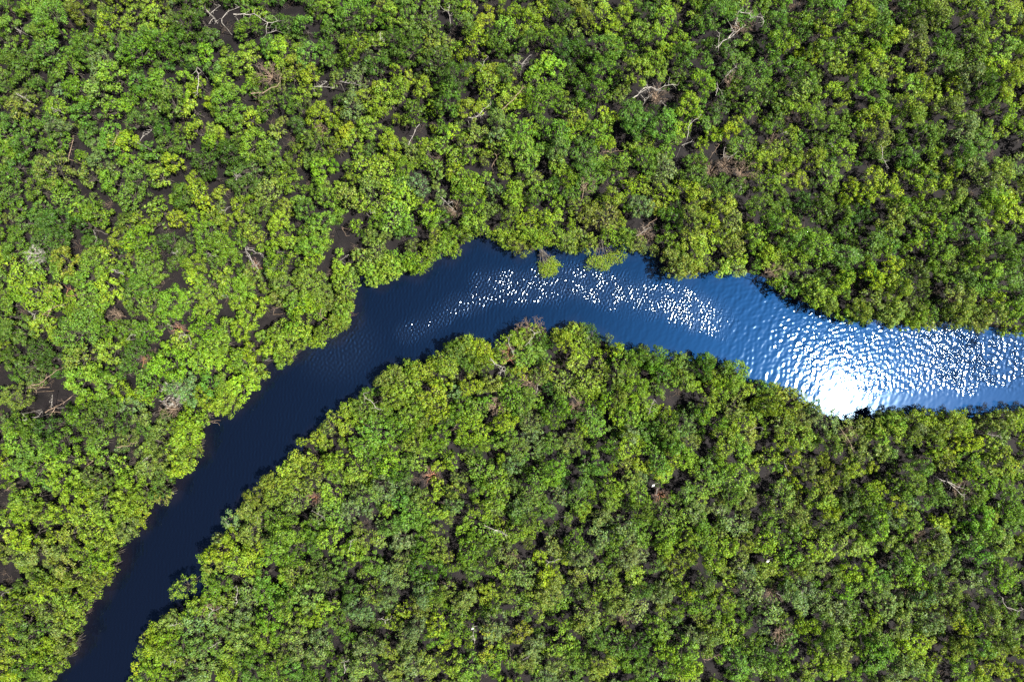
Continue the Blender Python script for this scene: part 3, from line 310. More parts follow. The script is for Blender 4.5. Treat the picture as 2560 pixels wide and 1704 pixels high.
# filler trees
cells = {}
def cell_add(t): cells.setdefault((int(t[0] // 4), int(t[1] // 4)), []).append(t)
for t in trees: cell_add(t)
def near_trees(x, y):
    i, j = int(x // 4), int(y // 4)
    for a in (-1, 0, 1):
        for b in (-1, 0, 1):
            yield from cells.get((i + a, j + b), ())
XF, YF = 128.0, 92.0
cand = np.column_stack([rng.uniform(-XF, XF, 52000), rng.uniform(-YF, YF, 52000)])
csd = river_sd(cand)
fill = []
for (x, y), sd in zip(cand, csd):
    out = abs(x) > 93 or abs(y) > 63
    R = random.uniform(1.2, 2.5) if out else random.choice((random.uniform(.7, 1.2), random.uniform(1.0, 1.7)))
    if sd > -R * .95: continue
    k = .76 if out else .70
    if any((t[0] - x) ** 2 + (t[1] - y) ** 2 < (k * (t[2] + R)) ** 2 for t in near_trees(x, y)): continue
    if not out:
        if (np.hypot(GA[:, 0] - x, GA[:, 1] - y) < GA[:, 2] + .25 * R).any(): continue
        if (np.hypot(BP[:, 0] - x, BP[:, 1] - y) < BP[:, 2] * .9).any(): continue
        if (np.hypot(WPTS[:, 0] - x, WPTS[:, 1] - y) < .7 + .2 * R).any(): continue
    elif random.random() < .06: continue
    near = digc[int(np.argmin(np.hypot(dig[:, 0] - x, dig[:, 1] - y)))]
    c = near if random.random() < .75 else random.choice('DGGBTOLL')
    T_ = [x, y, R, max(2.4, height(R) * (.9 if out else random.uniform(.5, .92))), c, None, None]; trees.append(T_); cell_add(T_)
# lower the crowns right under a dead limb so that the limb shows
for T_ in trees:
    if (np.hypot(WPTS[:, 0] - T_[0], WPTS[:, 1] - T_[1]) < T_[2] * .8).any(): T_[3] = min(T_[3], 5.0)

def jitter(c, x=None, y=0):
    b = PAL[c]; k = random.gauss(1.0, .12); hshift = random.gauss(0, .07)
    if x is not None:                # stands of greener and of yellower trees
        k *= 1 + .10 * math.sin(x * .11 + 1.3) * math.cos(y * .14 + .4) + .06 * math.sin(x * .31 + y * .27); hshift += .06 * math.sin(x * .07 - y * .12 + 2)
    return (b[0] * k * (1 + hshift), b[1] * k, b[2] * k * random.uniform(.7, 1.5))
def proto_for(R):
    key = 's' if R < 1.55 else ('m' if R < 2.55 else 'l')
    i = random.randrange(len(PROTO[key]))
    return key, i
H3 = lambda T_: T_
def in_frame(T_):
    k = GS * (H - T_[3]) / H
    return abs(T_[0]) / k < 1280 + 5 and abs(T_[1]) / k < 852 + 5
inf = [t for t in trees if in_frame(t)]
inf.sort(key=lambda t: -t[2] / (H - t[3]))
big = []
for T_ in inf:
    k = GS * (H - T_[3]) / H
    T_px = (1280 + T_[0] / k, 852 - T_[1] / k)
    T_.append(T_px)
big = inf[:300]; bigid = {id(t) for t in big}
rest = [t for t in trees if id(t) not in bigid]

# ------------------------------------------------------------------ naming by place
COLN = ['far left', 'left', 'centre-left', 'centre-right', 'right', 'far right']
def place(u, v):
    w_ = np.array([[(u - 1280) * GS, -(v - 852) * GS]])
    sd = river_sd(w_)[0]
    north = seg_dist(w_, NBW)[0] < seg_dist(w_, SBW)[0]
    if abs(sd) < 3.4: row = 'on the upper bank' if north else 'on the lower bank'
    elif v < 260: row = 'along the top edge'
    elif v < 520: row = 'in the upper forest' 
    elif v > 1480: row = 'along the bottom edge'
    elif v > 1220: row = 'in the lower forest'
    else: row = 'behind the upper bank' if north else 'behind the lower bank'
    return row, COLN[min(5, max(0, int(u / 2560 * 6)))]
ORD = ['first', 'second', 'third', 'fourth', 'fifth', 'sixth', 'seventh', 'eighth', 'ninth', 'tenth', 'eleventh', 'twelfth', 'thirteenth', 'fourteenth', 'fifteenth', 'sixteenth']
def label_all(items, noun):        # items: (object, adjective, u, v)
    groups = {}
    for it in items:
        row, col = place(it[2], it[3]); groups.setdefault((it[1], row, col), []).append(it)
    for (adj, row, col), its in groups.items():
        its.sort(key=lambda i: i[2])
        for n, it in enumerate(its):
            lead = '' if len(its) == 1 else f', {ORD[n]} from left'
            it[0]['label'] = f'{adj} {noun} {row}, {col}{lead}'

# ------------------------------------------------------------------ the 300 largest crowns as trees of their own
lab = []
rs = sorted(t[2] for t in big); q1, q2 = rs[100], rs[200]
for T_ in big:
    x, y, R, h, c = T_[:5]; key, i = proto_for(R); cm, tm = PROTO[key][i]; pr, ph_ = SIZES[key]
    e = bpy.data.objects.new('mangrove_tree', None); C.objects.link(e); e.location = (x, y, .15); e.empty_display_size = .5
    rot = random.uniform(0, 6.283); e.rotation_euler = (0, 0, rot)
    e.scale = (R / pr, R / pr * random.uniform(.88, 1.08), h / ph_)
    tr = put('trunk', tm, e); cr = put('crown', cm, e)
    cr['leafcol'] = [float(q) for q in jitter(c, x, y)]
    e['category'] = 'mangrove tree'; e['group'] = 'mangrove trees of the forest'
    size = 'small' if R < q1 else ('medium' if R < q2 else 'large')
    lab.append((e, f'{size} {WORDC[c]}', T_[-1][0], T_[-1][1]))
label_all(lab, 'mangrove')

# ------------------------------------------------------------------ all other trees: one mass
src = bpy.data.collections.new('thicket_sources')
order = []
for key in 'sml':
    for i, (cm, tm) in enumerate(PROTO[key]):
        me = bpy.data.meshes.new('thicket_tree'); 
        nv, nf = len(cm.vertices), len(cm.polygons); mv, mf = len(tm.vertices), len(tm.polygons)
        V = np.empty((nv + mv) * 3, np.float32); a = np.empty(nv * 3, np.float32); b = np.empty(mv * 3, np.float32)
        cm.vertices.foreach_get('co', a); tm.vertices.foreach_get('co', b)
        fa = np.empty(nf * 4, np.int32); fb = np.empty(mf * 4, np.int32)
        cm.loops.foreach_get('vertex_index', fa); tm.loops.foreach_get('vertex_index', fb)
        ca = np.empty(nv * 4, np.float32); cm.attributes['tint'].data.foreach_get('color', ca)
        me = mesh_from('thicket_tree', np.concatenate([a, b]).reshape(-1, 3), np.concatenate([fa, fb + nv]).reshape(-1, 4), LEAF, False, np.concatenate([ca, np.ones(mv * 4, np.float32)]).reshape(-1, 4))
        me.materials.append(BARK)
        mi = np.zeros(nf + mf, np.int32); mi[nf:] = 1; me.polygons.foreach_set('material_index', mi)
        o = bpy.data.objects.new('z%03d' % len(order), me); src.objects.link(o); order.append((key, i))
idx_of = {k: n for n, k in enumerate(order)}
def instancer(name, pts, rot, scl, idx, col, coll):
    me = bpy.data.meshes.new(name); me.vertices.add(len(pts)); me.vertices.foreach_set('co', np.asarray(pts, np.float32).ravel())
    def at(n, ty, f, d):
        a = me.attributes.new(n, ty, 'POINT'); a.data.foreach_set(f, np.asarray(d).ravel())
    at('irot', 'FLOAT_VECTOR', 'vector', np.asarray(rot, np.float32)); at('iscl', 'FLOAT_VECTOR', 'vector', np.asarray(scl, np.float32))
    at('iidx', 'INT', 'value', np.asarray(idx, np.int32)); at('leafcol', 'FLOAT_COLOR', 'color', np.asarray(col, np.float32))
    o = bpy.data.objects.new(name, me); C.objects.link(o)
    ng = bpy.data.node_groups.new(name + '_nodes', 'GeometryNodeTree')
    ng.interface.new_socket('Geometry', in_out='INPUT', socket_type='NodeSocketGeometry')
    ng.interface.new_socket('Geometry', in_out='OUTPUT', socket_type='NodeSocketGeometry')
    gi = ng.nodes.new('NodeGroupInput'); go = ng.nodes.new('NodeGroupOutput')
    iop = ng.nodes.new('GeometryNodeInstanceOnPoints'); ci = ng.nodes.new('GeometryNodeCollectionInfo')
    ci.inputs['Collection'].default_value = coll; ci.inputs['Separate Children'].default_value = True; ci.inputs['Reset Children'].default_value = True
    def na(n, ty):
        a = ng.nodes.new('GeometryNodeInputNamedAttribute'); a.data_type = ty; a.inputs['Name'].default_value = n
        return a.outputs['Attribute']
    L = ng.links.new
    L(gi.outputs[0], iop.inputs['Points']); L(ci.outputs[0], iop.inputs['Instance']); iop.inputs['Pick Instance'].default_value = True
    L(na('iidx', 'INT'), iop.inputs['Instance Index']); L(na('iscl', 'FLOAT_VECTOR'), iop.inputs['Scale'])
    er = ng.nodes.new('FunctionNodeEulerToRotation'); L(na('irot', 'FLOAT_VECTOR'), er.inputs[0]); L(er.outputs[0], iop.inputs['Rotation'])
    L(iop.outputs[0], go.inputs[0])
    md = o.modifiers.new('scatter', 'NODES'); md.node_group = ng
    return o
P_, Ro, Sc, Ix, Co = [], [], [], [], []
for T_ in rest:
    x, y, R, h, c = T_[:5]; key, i = proto_for(R); pr, ph_ = SIZES[key]
    P_.append((x, y, .15)); Ro.append((0, 0, random.uniform(0, 6.283))); Sc.append((R / pr, R / pr * random.uniform(.85, 1.1), h / ph_))
    Ix.append(idx_of[(key, i)]); Co.append((*jitter(c, x, y), 1))
th = instancer('mangrove_thicket', P_, Ro, Sc, Ix, Co, src)
th['kind'] = 'stuff'; th['label'] = 'mass of smaller mangrove crowns filling the forest between the large ones'; th['category'] = 'mangrove thicket'
print('trees', len(trees), 'in frame', len(inf), 'rest', len(rest))

# ------------------------------------------------------------------ undergrowth: grey-brown twigs and small plants on the mud
usrc = bpy.data.collections.new('undergrowth_sources')
for i in range(6):
    r = random.Random(900 + i); T = Tubes(3)
    for _ in range(26 if i < 4 else 10):
        a = r.uniform(0, 6.28); x0, y0 = r.uniform(-.5, .5), r.uniform(-.5, .5); l = r.uniform(.3, 1.1); z1 = r.uniform(.15, .9)
        T.add(wiggle((x0, y0, -.05), (x0 + l * math.cos(a), y0 + l * math.sin(a), z1), 4, .05, r), [.022, .018, .013, .006])
    m_ = T.mesh('twigs', TW['T'] if i % 2 else BARK)
    o = bpy.data.objects.new('u%03d' % i, m_); usrc.objects.link(o)
for i in range(4):
    cm, lobes = crown_mesh(i, .55, .9, .20, .5, 700 + i)
    o = bpy.data.objects.new('u%03d' % (6 + i), cm); usrc.objects.link(o)
cand = np.column_stack([rng.uniform(-100, 100, 9000), rng.uniform(-70, 70, 9000)]); csd = river_sd(cand)
P_, Ro, Sc, Ix, Co = [], [], [], [], []
for (x, y), sd in zip(cand, csd):
    if sd > -1.2: continue
    ing = (np.hypot(GA[:, 0] - x, GA[:, 1] - y) < GA[:, 2]).any()
    if ing and random.random() < .45: continue
    leafy = random.random() < (.10 if ing else .42)
    s = random.uniform(.5, 1.3)
    P_.append((x, y, .1)); Ro.append((0, 0, random.uniform(0, 6.28))); Sc.append((s, s, s)); Ix.append(random.randrange(6, 10) if leafy else random.randrange(6)); Co.append((*jitter(random.choice('DDG')), 1))
ug = instancer('undergrowth', P_, Ro, Sc, Ix, Co, usrc)
ug['kind'] = 'stuff'; ug['label'] = 'grey-brown twigs and low seedlings on the dark mud under the trees'; ug['category'] = 'undergrowth'

# ------------------------------------------------------------------ dead wood, each piece a thing
lab = []
for kind, pls in WL:
    u0, v0 = pls[0][0]; x0, y0 = world(u0, v0, 0)
    r = random.Random(int(u0 * 7 + v0))
    topz = 5.1
    e = bpy.data.objects.new('dead_branch', None); C.objects.link(e); e.location = (x0, y0, 0)
    T = Tubes(6); Tt = Tubes(4); longest = max(sum(math.dist(a, b) for a, b in zip(pl[:-1], pl[1:])) for pl in pls)
    R0 = .036 + min(.050, longest * GS * .008)
    first = True; zmain = None
    for pl in pls:
        n = len(pl); pts = []
        for k, (u, v) in enumerate(pl):
            t = k / max(1, n - 1)
            z = (4.8 + 1.0 * t + r.uniform(-.12, .12)) if first else (5.4 + .5 * t)
            x, y = world(u, v, z); pts.append((x - x0, y - y0, z))
        P = []
        for a, b in zip(pts[:-1], pts[1:]):
            m = max(3, int(math.dist(a, b) / .5)); P.append(wiggle(a, b, m, .10, r)[:-1])
        P = np.vstack(P + [np.array([pts[-1]])])
        if first:
            root = np.array([P[0][0] + r.uniform(-.5, .5), P[0][1] + r.uniform(-.5, .5), -.2])
            P = np.vstack([wiggle(root, P[0], 5, .05, r)[:-1], P])
        rad = np.linspace(R0 if first else R0 * .75, R0 * .38, len(P))
        T.add(P, rad)
        s0 = 5 if first else 1
        for k in range(s0, len(P)):                       # side twigs
            for _ in range(2 if r.random() < .6 else 1):
                a = r.uniform(0, 6.28); l = r.uniform(.25, .5 + min(.8, longest * GS * .13))
                q = P[k]; e1 = q + np.array([l * math.cos(a), l * math.sin(a), r.uniform(-.1, .5)])
                Tt.add(wiggle(q, e1, 4, .05, r), [.028, .022, .016, .010])
        first = False
    put('limb', T.mesh('limb', WM[kind]), e)
    put('twigs', Tt.mesh('twigs', WM[kind]), e)
    e['category'] = 'dead branch'; e['group'] = 'dead branches in the forest'
    um = sum(p[0] for p in pls[0]) / len(pls[0]); vm = sum(p[1] for p in pls[0]) / len(pls[0])
    L_ = longest * GS; size = 'short' if L_ < 2.2 else ('long' if L_ > 4.5 else 'mid-sized')
    fork = 'forked ' if len(pls) > 1 else ''
    lab.append((e, f"{size} {fork}{dict(P='pale grey', T='tan', R='red-brown')[kind]}", um, vm))
label_all(lab, 'dead branch')

# leafless crowns
lab = []
def bare_tree(u, v, rpx, kind):
    R = rpx * GS; h = 4.4; x, y = world(u, v, h - .5); r = random.Random(int(u + 3 * v))
    e = bpy.data.objects.new('bare_tree', None); C.objects.link(e); e.location = (x, y, 0)
    T = Tubes(5); Tt = Tubes(3); fork = (0, 0, h * .45)
    T.add(wiggle((r.uniform(-.4, .4), r.uniform(-.4, .4), -.3), fork, 5, .05, r), np.linspace(.12, .09, 5))
    nb = 9
    for k in range(nb):
        a = k * 6.283 / nb + r.uniform(-.3, .3); q = R * r.uniform(.6, .95)
        end = np.array([q * math.cos(a), q * math.sin(a), h * r.uniform(.85, 1.05)])
        P = wiggle(fork, end, 7, .12, r); T.add(P, np.linspace(.075, .024, 7))
        for j in range(1, 7):
            for _ in range(3):
                b = a + r.uniform(-1.2, 1.2); l = R * r.uniform(.18, .45)
                e1 = P[j] + np.array([l * math.cos(b), l * math.sin(b), r.uniform(-.1, .5)])
                Q = wiggle(P[j], e1, 4, .05, r); Tt.add(Q, [.030, .024, .018, .010])
                for _ in range(3):
                    c = b + r.uniform(-1.3, 1.3); l2 = l * r.uniform(.3, .6)
                    Tt.add(wiggle(Q[2], Q[2] + np.array([l2 * math.cos(c), l2 * math.sin(c), r.uniform(0, .35)]), 3, .03, r), [.020, .015, .009])
    put('trunk', T.mesh('trunk', WM[kind]), e); put('twigs', Tt.mesh('twigs', TW[kind]), e)
    e['category'] = 'dead tree'; e['group'] = 'leafless trees in the forest'
    size = 'small' if R < 1.3 else ('wide' if R > 1.9 else 'mid-sized')
    lab.append((e, f"{size} {dict(P='whitish', T='tan', R='red-brown')[kind]}", u, v))
for b in bare: bare_tree(*b)
label_all(lab, 'leafless twiggy tree')

# two leafy trees fallen out over the water: long stems, a fan of leaves at the end
def fallen(base, tip, width, c, label):
    zb, zt = 1.6, .9
    bx, by = world(*base, zb); tx, ty = world(*tip, zt); r = random.Random(int(base[0]))
    e = bpy.data.objects.new('leaning_tree', None); C.objects.link(e); e.location = (bx, by, .1)
    T = Tubes(5); d = np.array([tx - bx, ty - by]); L = np.hypot(*d); d /= L; nrm = np.array([-d[1], d[0]])
    V = []; cols = []; g = np.random.default_rng(int(base[1]))
    T.add(np.vstack([[-d[0] * 1.2, -d[1] * 1.2, -.4], [0, 0, zb]]), [.13, .11])
    for k in range(9):
        o = (k / 8 - .5) * width * GS
        end = np.array([*(d * L * r.uniform(.84, 1.05) * (1 - .20 * (2 * abs(k / 8 - .5)) ** 2) + nrm * o), zt + r.uniform(-.2, .3)])
        P = wiggle((0, 0, zb), end, 7, .07, r); T.add(P, np.linspace(.07, .02, 7))
        for j in range(2, 7):
            for _ in range(3):
                b = r.uniform(0, 6.28); T.add(wiggle(P[j], P[j] + np.array([.6 * math.cos(b), .6 * math.sin(b), r.uniform(-.1, .2)]), 3, .03, r), [.025, .018, .01])
        for j in range(4, 7):
            n = int(g.integers(25, 75)); cc = P[j] + g.normal(0, 1, (n, 3)) * [.30, .30, .16]
            nn = g.normal(0, .5, (n, 3)) + [0, 0, 1]; nn /= np.linalg.norm(nn, axis=1)[:, None]
            t = np.cross(nn, g.normal(size=(n, 3))); t /= np.linalg.norm(t, axis=1)[:, None]; bb = np.cross(nn, t); s = .23 * g.uniform(.6, 1.1, n)[:, None]
            V.append(np.stack([cc - t * s * .6, cc - bb * s * .36, cc + t * s * .6, cc + bb * s * .36], 1).reshape(-1, 3))
            kk = g.uniform(.6, 1.25, (n, 1)); cols.append(np.repeat(np.hstack([kk * g.uniform(.9, 1.3, (n, 1)), kk, kk, np.ones((n, 1))]), 4, 0))
    V = np.vstack(V)
    put('trunk', T.mesh('trunk', BARK), e)
    cr = put('crown', mesh_from('crown', V, np.arange(len(V)).reshape(-1, 4), LEAF, False, np.vstack(cols)), e)
    cr['leafcol'] = [float(q) for q in PAL[c]]
    e['category'] = 'leaning tree'; e['label'] = label; e['group'] = 'trees leaning out over the water'
fallen((1350, 618), (1381, 686), 46, 'L', 'narrow fan-shaped tree fallen into the river from the upper bank, left of the wide one')
fallen((1504, 597), (1518, 670), 96, 'L', 'wide triangular tree fallen into the river from the upper bank, stem pointing inland')

# three white birds perched on the canopy
bm_, _, pb = new_mat('white_plumage'); pb.inputs['Base Color'].default_value = (.8, .8, .76, 1); pb.inputs['Roughness'].default_value = .7
bk, _, pk = new_mat('yellow_bill'); pk.inputs['Base Color'].default_value = (.55, .38, .08, 1)
import bmesh
names = ['white bird perched above a mud gap below the lower bank, centre-right', 'white bird perched on a branch near the bottom edge, centre-left', 'white bird perched on the canopy in the lower right forest']
for (u, v), lb in zip(BIRDS, names):
    z = 5.2; x, y = world(u, v, z); a = random.uniform(0, 6.28)
    e = bpy.data.objects.new('bird', None); C.objects.link(e); e.location = (x, y, z); e.rotation_euler = (0, 0, a); e.scale = (.85, .85, .85)
    T = Tubes(10)
    T.add([(-.34, 0, .06), (-.24, 0, .10), (-.08, 0, .17), (.08, 0, .22), (.18, 0, .27), (.22, 0, .34), (.20, 0, .42), (.23, 0, .49), (.29, 0, .51), (.33, 0, .50)], [.01, .06, .12, .12, .07, .04, .032, .04, .042, .012])
    put('body', T.mesh('body', bm_), e)
    B = Tubes(5); B.add([(.32, 0, .50), (.43, 0, .47)], [.014, .003]); put('bill', B.mesh('bill', bk), e)
    for s in (-1, 1):
        W_ = Tubes(6); W_.add([(.10, s * .10, .22), (-.05, s * .125, .18), (-.25, s * .07, .11), (-.33, s * .03, .08)], [.03, .055, .045, .008]); put('wing', W_.mesh('wing', bm_), e)
        G_ = Tubes(4); G_.add([(.0, s * .05, .12), (.01, s * .05, -.10), (.05, s * .05, -.5)], [.012, .010, .010]); put('leg', G_.mesh('leg', bk), e)
    K = bpy.data.objects.new('dead_branch', None); C.objects.link(K); K.location = (x, y, 0)
    T = Tubes(5); T.add(wiggle((.4, .2, -.2), (0, 0, z - .45), 8, .05), np.linspace(.10, .05, 8)); T.add(wiggle((0, 0, z - .5), (.9, .4, z - .1), 4, .04), [.045, .04, .03, .015])
    put('limb', T.mesh('limb', WM['P']), K)
    K['category'] = 'dead branch'; K['label'] = 'thin pale snag holding up the ' + lb.split(' perched')[0] + dict(zip(names, (' below the lower bank', ' near the bottom edge', ' of the lower right forest')))[lb]
    e['category'] = 'bird'; e['label'] = lb; e['group'] = 'white birds perched in the forest'

# ------------------------------------------------------------------ ground sheet with the river bed
def axis(fine0, fine1, step, far):
    a = np.arange(fine0, fine1 + step, step)
    o1 = fine0 - np.geomspace(step, far, 26)[::-1]; o2 = a[-1] + np.geomspace(step, far, 26)
    return np.concatenate([o1, a, o2])
gxs = axis(-100, 100, .5, 1800); gys = axis(-75, 75, .5, 1800)
X, Y = np.meshgrid(gxs, gys); P2 = np.column_stack([X.ravel(), Y.ravel()])
sd = river_sd(P2) + 1.15                                  # water reaches in under the leaves
def vnoise(P, sc, seed):
    g = np.random.default_rng(seed); out = np.zeros(len(P))
    for k in range(10):
        a = g.uniform(0, 6.28); f = sc * g.uniform(.6, 1.6)
        out += np.sin(P[:, 0] * math.cos(a) * f + P[:, 1] * math.sin(a) * f + g.uniform(0, 6.28))
    return out / 10 ** .5
Z = .17 + .06 * vnoise(P2, .6, 3) + .03 * vnoise(P2, 2.0, 4)
Z = np.where(sd > -1, Z * np.clip(-sd, 0, 1) - np.clip(sd, 0, 4) * .35 - .03 * (sd > -.3), Z)
nx, ny = len(gxs), len(gys)
ii = (np.arange(ny - 1)[:, None] * nx + np.arange(nx - 1)[None]).ravel()
F = np.column_stack([ii, ii + 1, ii + nx + 1, ii + nx])
m, nt_, p = new_mat('dark_mud'); L = nt_.links.new
tc = N(nt_, 'ShaderNodeTexCoord')
n1 = N(nt_, 'ShaderNodeTexNoise'); n1.inputs['Scale'].default_value = .35; n1.inputs['Detail'].default_value = 8; n1.inputs['Roughness'].default_value = .65
n2 = N(nt_, 'ShaderNodeTexNoise'); n2.inputs['Scale'].default_value = 9.0; n2.inputs['Detail'].default_value = 3
vo = N(nt_, 'ShaderNodeTexVoronoi'); vo.inputs['Scale'].default_value = 2.6; vo.inputs['Randomness'].default_value = 1
for n_ in (n1, n2, vo): L(tc.outputs['Object'], n_.inputs['Vector'])
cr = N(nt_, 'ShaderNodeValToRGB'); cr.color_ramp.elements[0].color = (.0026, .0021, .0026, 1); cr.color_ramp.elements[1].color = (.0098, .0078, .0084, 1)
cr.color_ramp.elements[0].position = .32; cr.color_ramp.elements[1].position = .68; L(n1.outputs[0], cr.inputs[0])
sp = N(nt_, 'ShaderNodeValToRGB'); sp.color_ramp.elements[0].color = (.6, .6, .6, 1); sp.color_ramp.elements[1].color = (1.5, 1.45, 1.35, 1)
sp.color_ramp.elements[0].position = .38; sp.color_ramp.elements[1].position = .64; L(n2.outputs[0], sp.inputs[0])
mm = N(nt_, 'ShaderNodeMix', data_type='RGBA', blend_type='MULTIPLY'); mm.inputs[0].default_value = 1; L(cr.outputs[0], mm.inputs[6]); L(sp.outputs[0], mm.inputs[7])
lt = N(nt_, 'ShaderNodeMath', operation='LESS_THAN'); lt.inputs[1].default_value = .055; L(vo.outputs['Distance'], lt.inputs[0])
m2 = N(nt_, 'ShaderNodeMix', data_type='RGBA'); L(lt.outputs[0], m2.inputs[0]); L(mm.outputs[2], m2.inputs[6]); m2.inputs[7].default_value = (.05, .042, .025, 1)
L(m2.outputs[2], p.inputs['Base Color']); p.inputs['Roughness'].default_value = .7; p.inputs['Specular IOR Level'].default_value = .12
bp = N(nt_, 'ShaderNodeBump'); bp.inputs['Strength'].default_value = .6; bp.inputs['Distance'].default_value = .08; L(n2.outputs[0], bp.inputs['Height']); L(bp.outputs[0], p.inputs['Normal'])
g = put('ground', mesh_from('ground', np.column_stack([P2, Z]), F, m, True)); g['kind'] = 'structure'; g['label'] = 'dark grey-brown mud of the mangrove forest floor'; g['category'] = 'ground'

# ------------------------------------------------------------------ water with real waves
STEP = .075
wxs = axis(-96, 97, STEP, 1800); wys = axis(-64, 24, STEP, 1800)
X, Y = np.meshgrid(wxs, wys)
Xc, Yc = (X[:-1, :-1] + X[1:, 1:]) / 2, (Y[:-1, :-1] + Y[1:, 1:]) / 2
# coarse signed distance, then look up
cgx = np.arange(-100, 101, .5); cgy = np.arange(-68, 30, .5); CX, CY = np.meshgrid(cgx, cgy)
CS = river_sd(np.column_stack([CX.ravel(), CY.ravel()])).reshape(CX.shape)
def sd_lookup(x, y):
    fx = np.clip((x + 100) / .5, 0, len(cgx) - 1.001); fy = np.clip((y + 68) / .5, 0, len(cgy) - 1.001)
    i, j = fx.astype(int), fy.astype(int); a, b = fx - i, fy - j
    return CS[j, i] * (1 - a) * (1 - b) + CS[j, i + 1] * a * (1 - b) + CS[j + 1, i] * (1 - a) * b + CS[j + 1, i + 1] * a * b
fineq = (np.abs(Xc) < 96.5) & (Yc > -65) & (Yc < 25)
sdq = np.where(fineq, sd_lookup(Xc, Yc), 0)
far = ~fineq; sdq[far] = river_sd(np.column_stack([Xc[far], Yc[far]]))
keepq = sdq > -2.2
nx = len(wxs); jj, ii = np.nonzero(keepq)
q = jj * nx + ii; F = np.column_stack([q, q + 1, q + nx + 1, q + nx])
used, inv = np.unique(F, return_inverse=True); F = inv.reshape(F.shape)
Pw = np.column_stack([X.ravel()[used], Y.ravel()[used]])
print('water verts', len(Pw))
def smooth(a, b, t): t = np.clip((t - a) / (b - a), 0, 1); return t * t * (3 - 2 * t)
U = Pw[:, 0] / GS * .4 + 512; Vv = -Pw[:, 1] / GS * .4 + 340.8          # 1024-wide picture units, only to read positions off the photograph
def band(pts, wid, soft):                                  # soft tube around a polyline of (u, v)
    d = seg_dist(np.column_stack([U, Vv]), np.array(pts, float))
    return 1 - smooth(wid, wid + soft, d + 3.0 * vnoise(Pw, .5, 21) + 2.0 * vnoise(Pw, 1.4, 22))
def waves(seed, l0, l1, main, spread, n, slope):
    g = np.random.default_rng(seed); h = np.zeros(len(Pw))
    for k in range(n):
        lam = math.exp(g.uniform(math.log(l0), math.log(l1))); a = main + g.normal(0, spread); kk = 2 * math.pi / lam
        wob = .6 * np.sin(Pw[:, 0] * .21 + k) + .6 * np.sin(Pw[:, 1] * .27 + 2 * k)
        h += slope * math.sqrt(2.0 / n) / kk * np.sin(kk * (Pw[:, 0] * math.cos(a) + Pw[:, 1] * math.sin(a)) + wob + g.uniform(0, 6.28))
    return h
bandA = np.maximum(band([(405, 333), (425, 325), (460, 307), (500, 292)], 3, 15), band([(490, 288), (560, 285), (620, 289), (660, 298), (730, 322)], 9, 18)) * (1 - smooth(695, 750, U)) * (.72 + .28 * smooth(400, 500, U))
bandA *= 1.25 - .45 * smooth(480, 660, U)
cluster = 1 - smooth(20, 60, np.hypot(U - 335, (Vv - 345) * 1.2))
right = smooth(735, 900, U - .35 * (Vv - 330)) 
south = np.minimum(1, smooth(1.2, 5.5, seg_dist(Pw, SBW)))
rightfine = smooth(855, 935, U + .25 * (340 - Vv))
mid = smooth(700, 760, U) * (1 - smooth(790, 860, U))
gust = .88 + .16 * vnoise(Pw, .35, 31)
fleck = np.clip(.92 + .32 * vnoise(Pw, 1.3, 51) + .20 * vnoise(Pw, 3.0, 52), .25, 1.6)
calm = .30 + .70 * smooth(14, 44, np.hypot(U - 843, Vv - 393) + 6 * vnoise(Pw, .7, 61) + 5 * vnoise(Pw, 1.6, 62))
calm *= .55 + .45 * smooth(12, 40, np.hypot(U - 901, (Vv - 358) * 1.3) + 5 * vnoise(Pw, .9, 63))
h = bandA * gust * fleck * waves(1, .26, .70, math.radians(-25), 1.5, 60, .225)
h += right * south * gust * calm * np.clip(fleck, .5, 1.5) * (1 - .7 * rightfine) * waves(2, .38, 1.5, math.radians(-35), .9, 44, .088)
h += rightfine * south * gust * calm * np.clip(fleck, .4, 1.5) * waves(3, .36, 1.3, math.radians(15), 1.3, 60, .165)
h += (mid * .9 + .35) * waves(4, .6, 1.8, math.radians(-30), .5, 24, .020)
h += cluster * waves(5, .5, .9, 1.0, 2, 20, .08)
h += (1 - smooth(380, 700, U)) * waves(6, .45, .75, math.radians(-12), .35, 20, .020)
h *= smooth(-1.2, .8, sd_lookup(Pw[:, 0], Pw[:, 1]))
sdv = sd_lookup(Pw[:, 0], Pw[:, 1])
shal = 1 - smooth(-1.0, 1.4, sdv + .5 * vnoise(Pw, .8, 41))
cols = np.column_stack([shal * .45, np.clip(np.maximum(bandA, cluster), 0, 1), rightfine * .85, np.ones(len(Pw))])  # brown shallows, then two masks where the shader boosts the sun sparkle
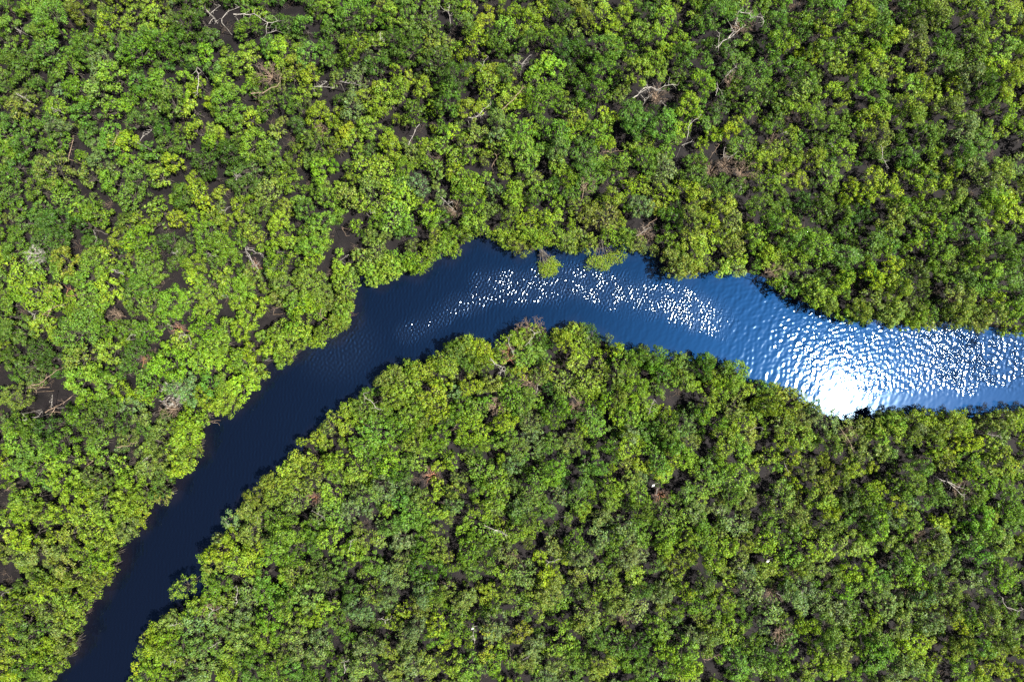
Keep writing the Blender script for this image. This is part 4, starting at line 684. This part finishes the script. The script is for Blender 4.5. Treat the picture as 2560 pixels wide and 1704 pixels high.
me = mesh_from('water', np.column_stack([Pw, h]), F, None, True, cols, 'bank')
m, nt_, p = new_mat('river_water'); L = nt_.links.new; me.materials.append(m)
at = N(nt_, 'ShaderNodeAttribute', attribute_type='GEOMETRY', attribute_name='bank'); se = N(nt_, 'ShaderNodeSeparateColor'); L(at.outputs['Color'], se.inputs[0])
mx = N(nt_, 'ShaderNodeMix', data_type='RGBA'); L(se.outputs[0], mx.inputs[0]); mx.inputs[6].default_value = (.0013, .0014, .0028, 1); mx.inputs[7].default_value = (.007, .0045, .0042, 1)
L(mx.outputs[2], p.inputs['Base Color'])
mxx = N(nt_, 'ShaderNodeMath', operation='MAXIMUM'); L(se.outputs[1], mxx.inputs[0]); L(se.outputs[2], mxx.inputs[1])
st = N(nt_, 'ShaderNodeMix', data_type='RGBA'); L(mxx.outputs[0], st.inputs[0]); st.inputs[6].default_value = (.55, .80, 1, 1); st.inputs[7].default_value = (.74, .90, 1, 1); L(st.outputs[2], p.inputs['Specular Tint'])  # specular colour whitened in the glitter patches to make sparkles look brighter
io = N(nt_, 'ShaderNodeMapRange'); L(mxx.outputs[0], io.inputs[0]); io.inputs[3].default_value = 1.34; io.inputs[4].default_value = 1.58; L(io.outputs[0], p.inputs['IOR'])  # IOR raised above water's there, extra sparkle brightness put into the material
ro = N(nt_, 'ShaderNodeMapRange'); L(se.outputs[1], ro.inputs[0]); ro.inputs[3].default_value = .056; ro.inputs[4].default_value = .088; L(ro.outputs[0], p.inputs['Roughness'])
gl = N(nt_, 'ShaderNodeBsdfGlossy'); gl.inputs['Color'].default_value = (.008, .15, .50, 1); gl.inputs['Roughness'].default_value = .44
ms = N(nt_, 'ShaderNodeMixShader'); ms.inputs[0].default_value = .029
L(p.outputs[0], ms.inputs[1]); L(gl.outputs[0], ms.inputs[2]); L(ms.outputs[0], nt_.nodes['Material Output'].inputs[0])
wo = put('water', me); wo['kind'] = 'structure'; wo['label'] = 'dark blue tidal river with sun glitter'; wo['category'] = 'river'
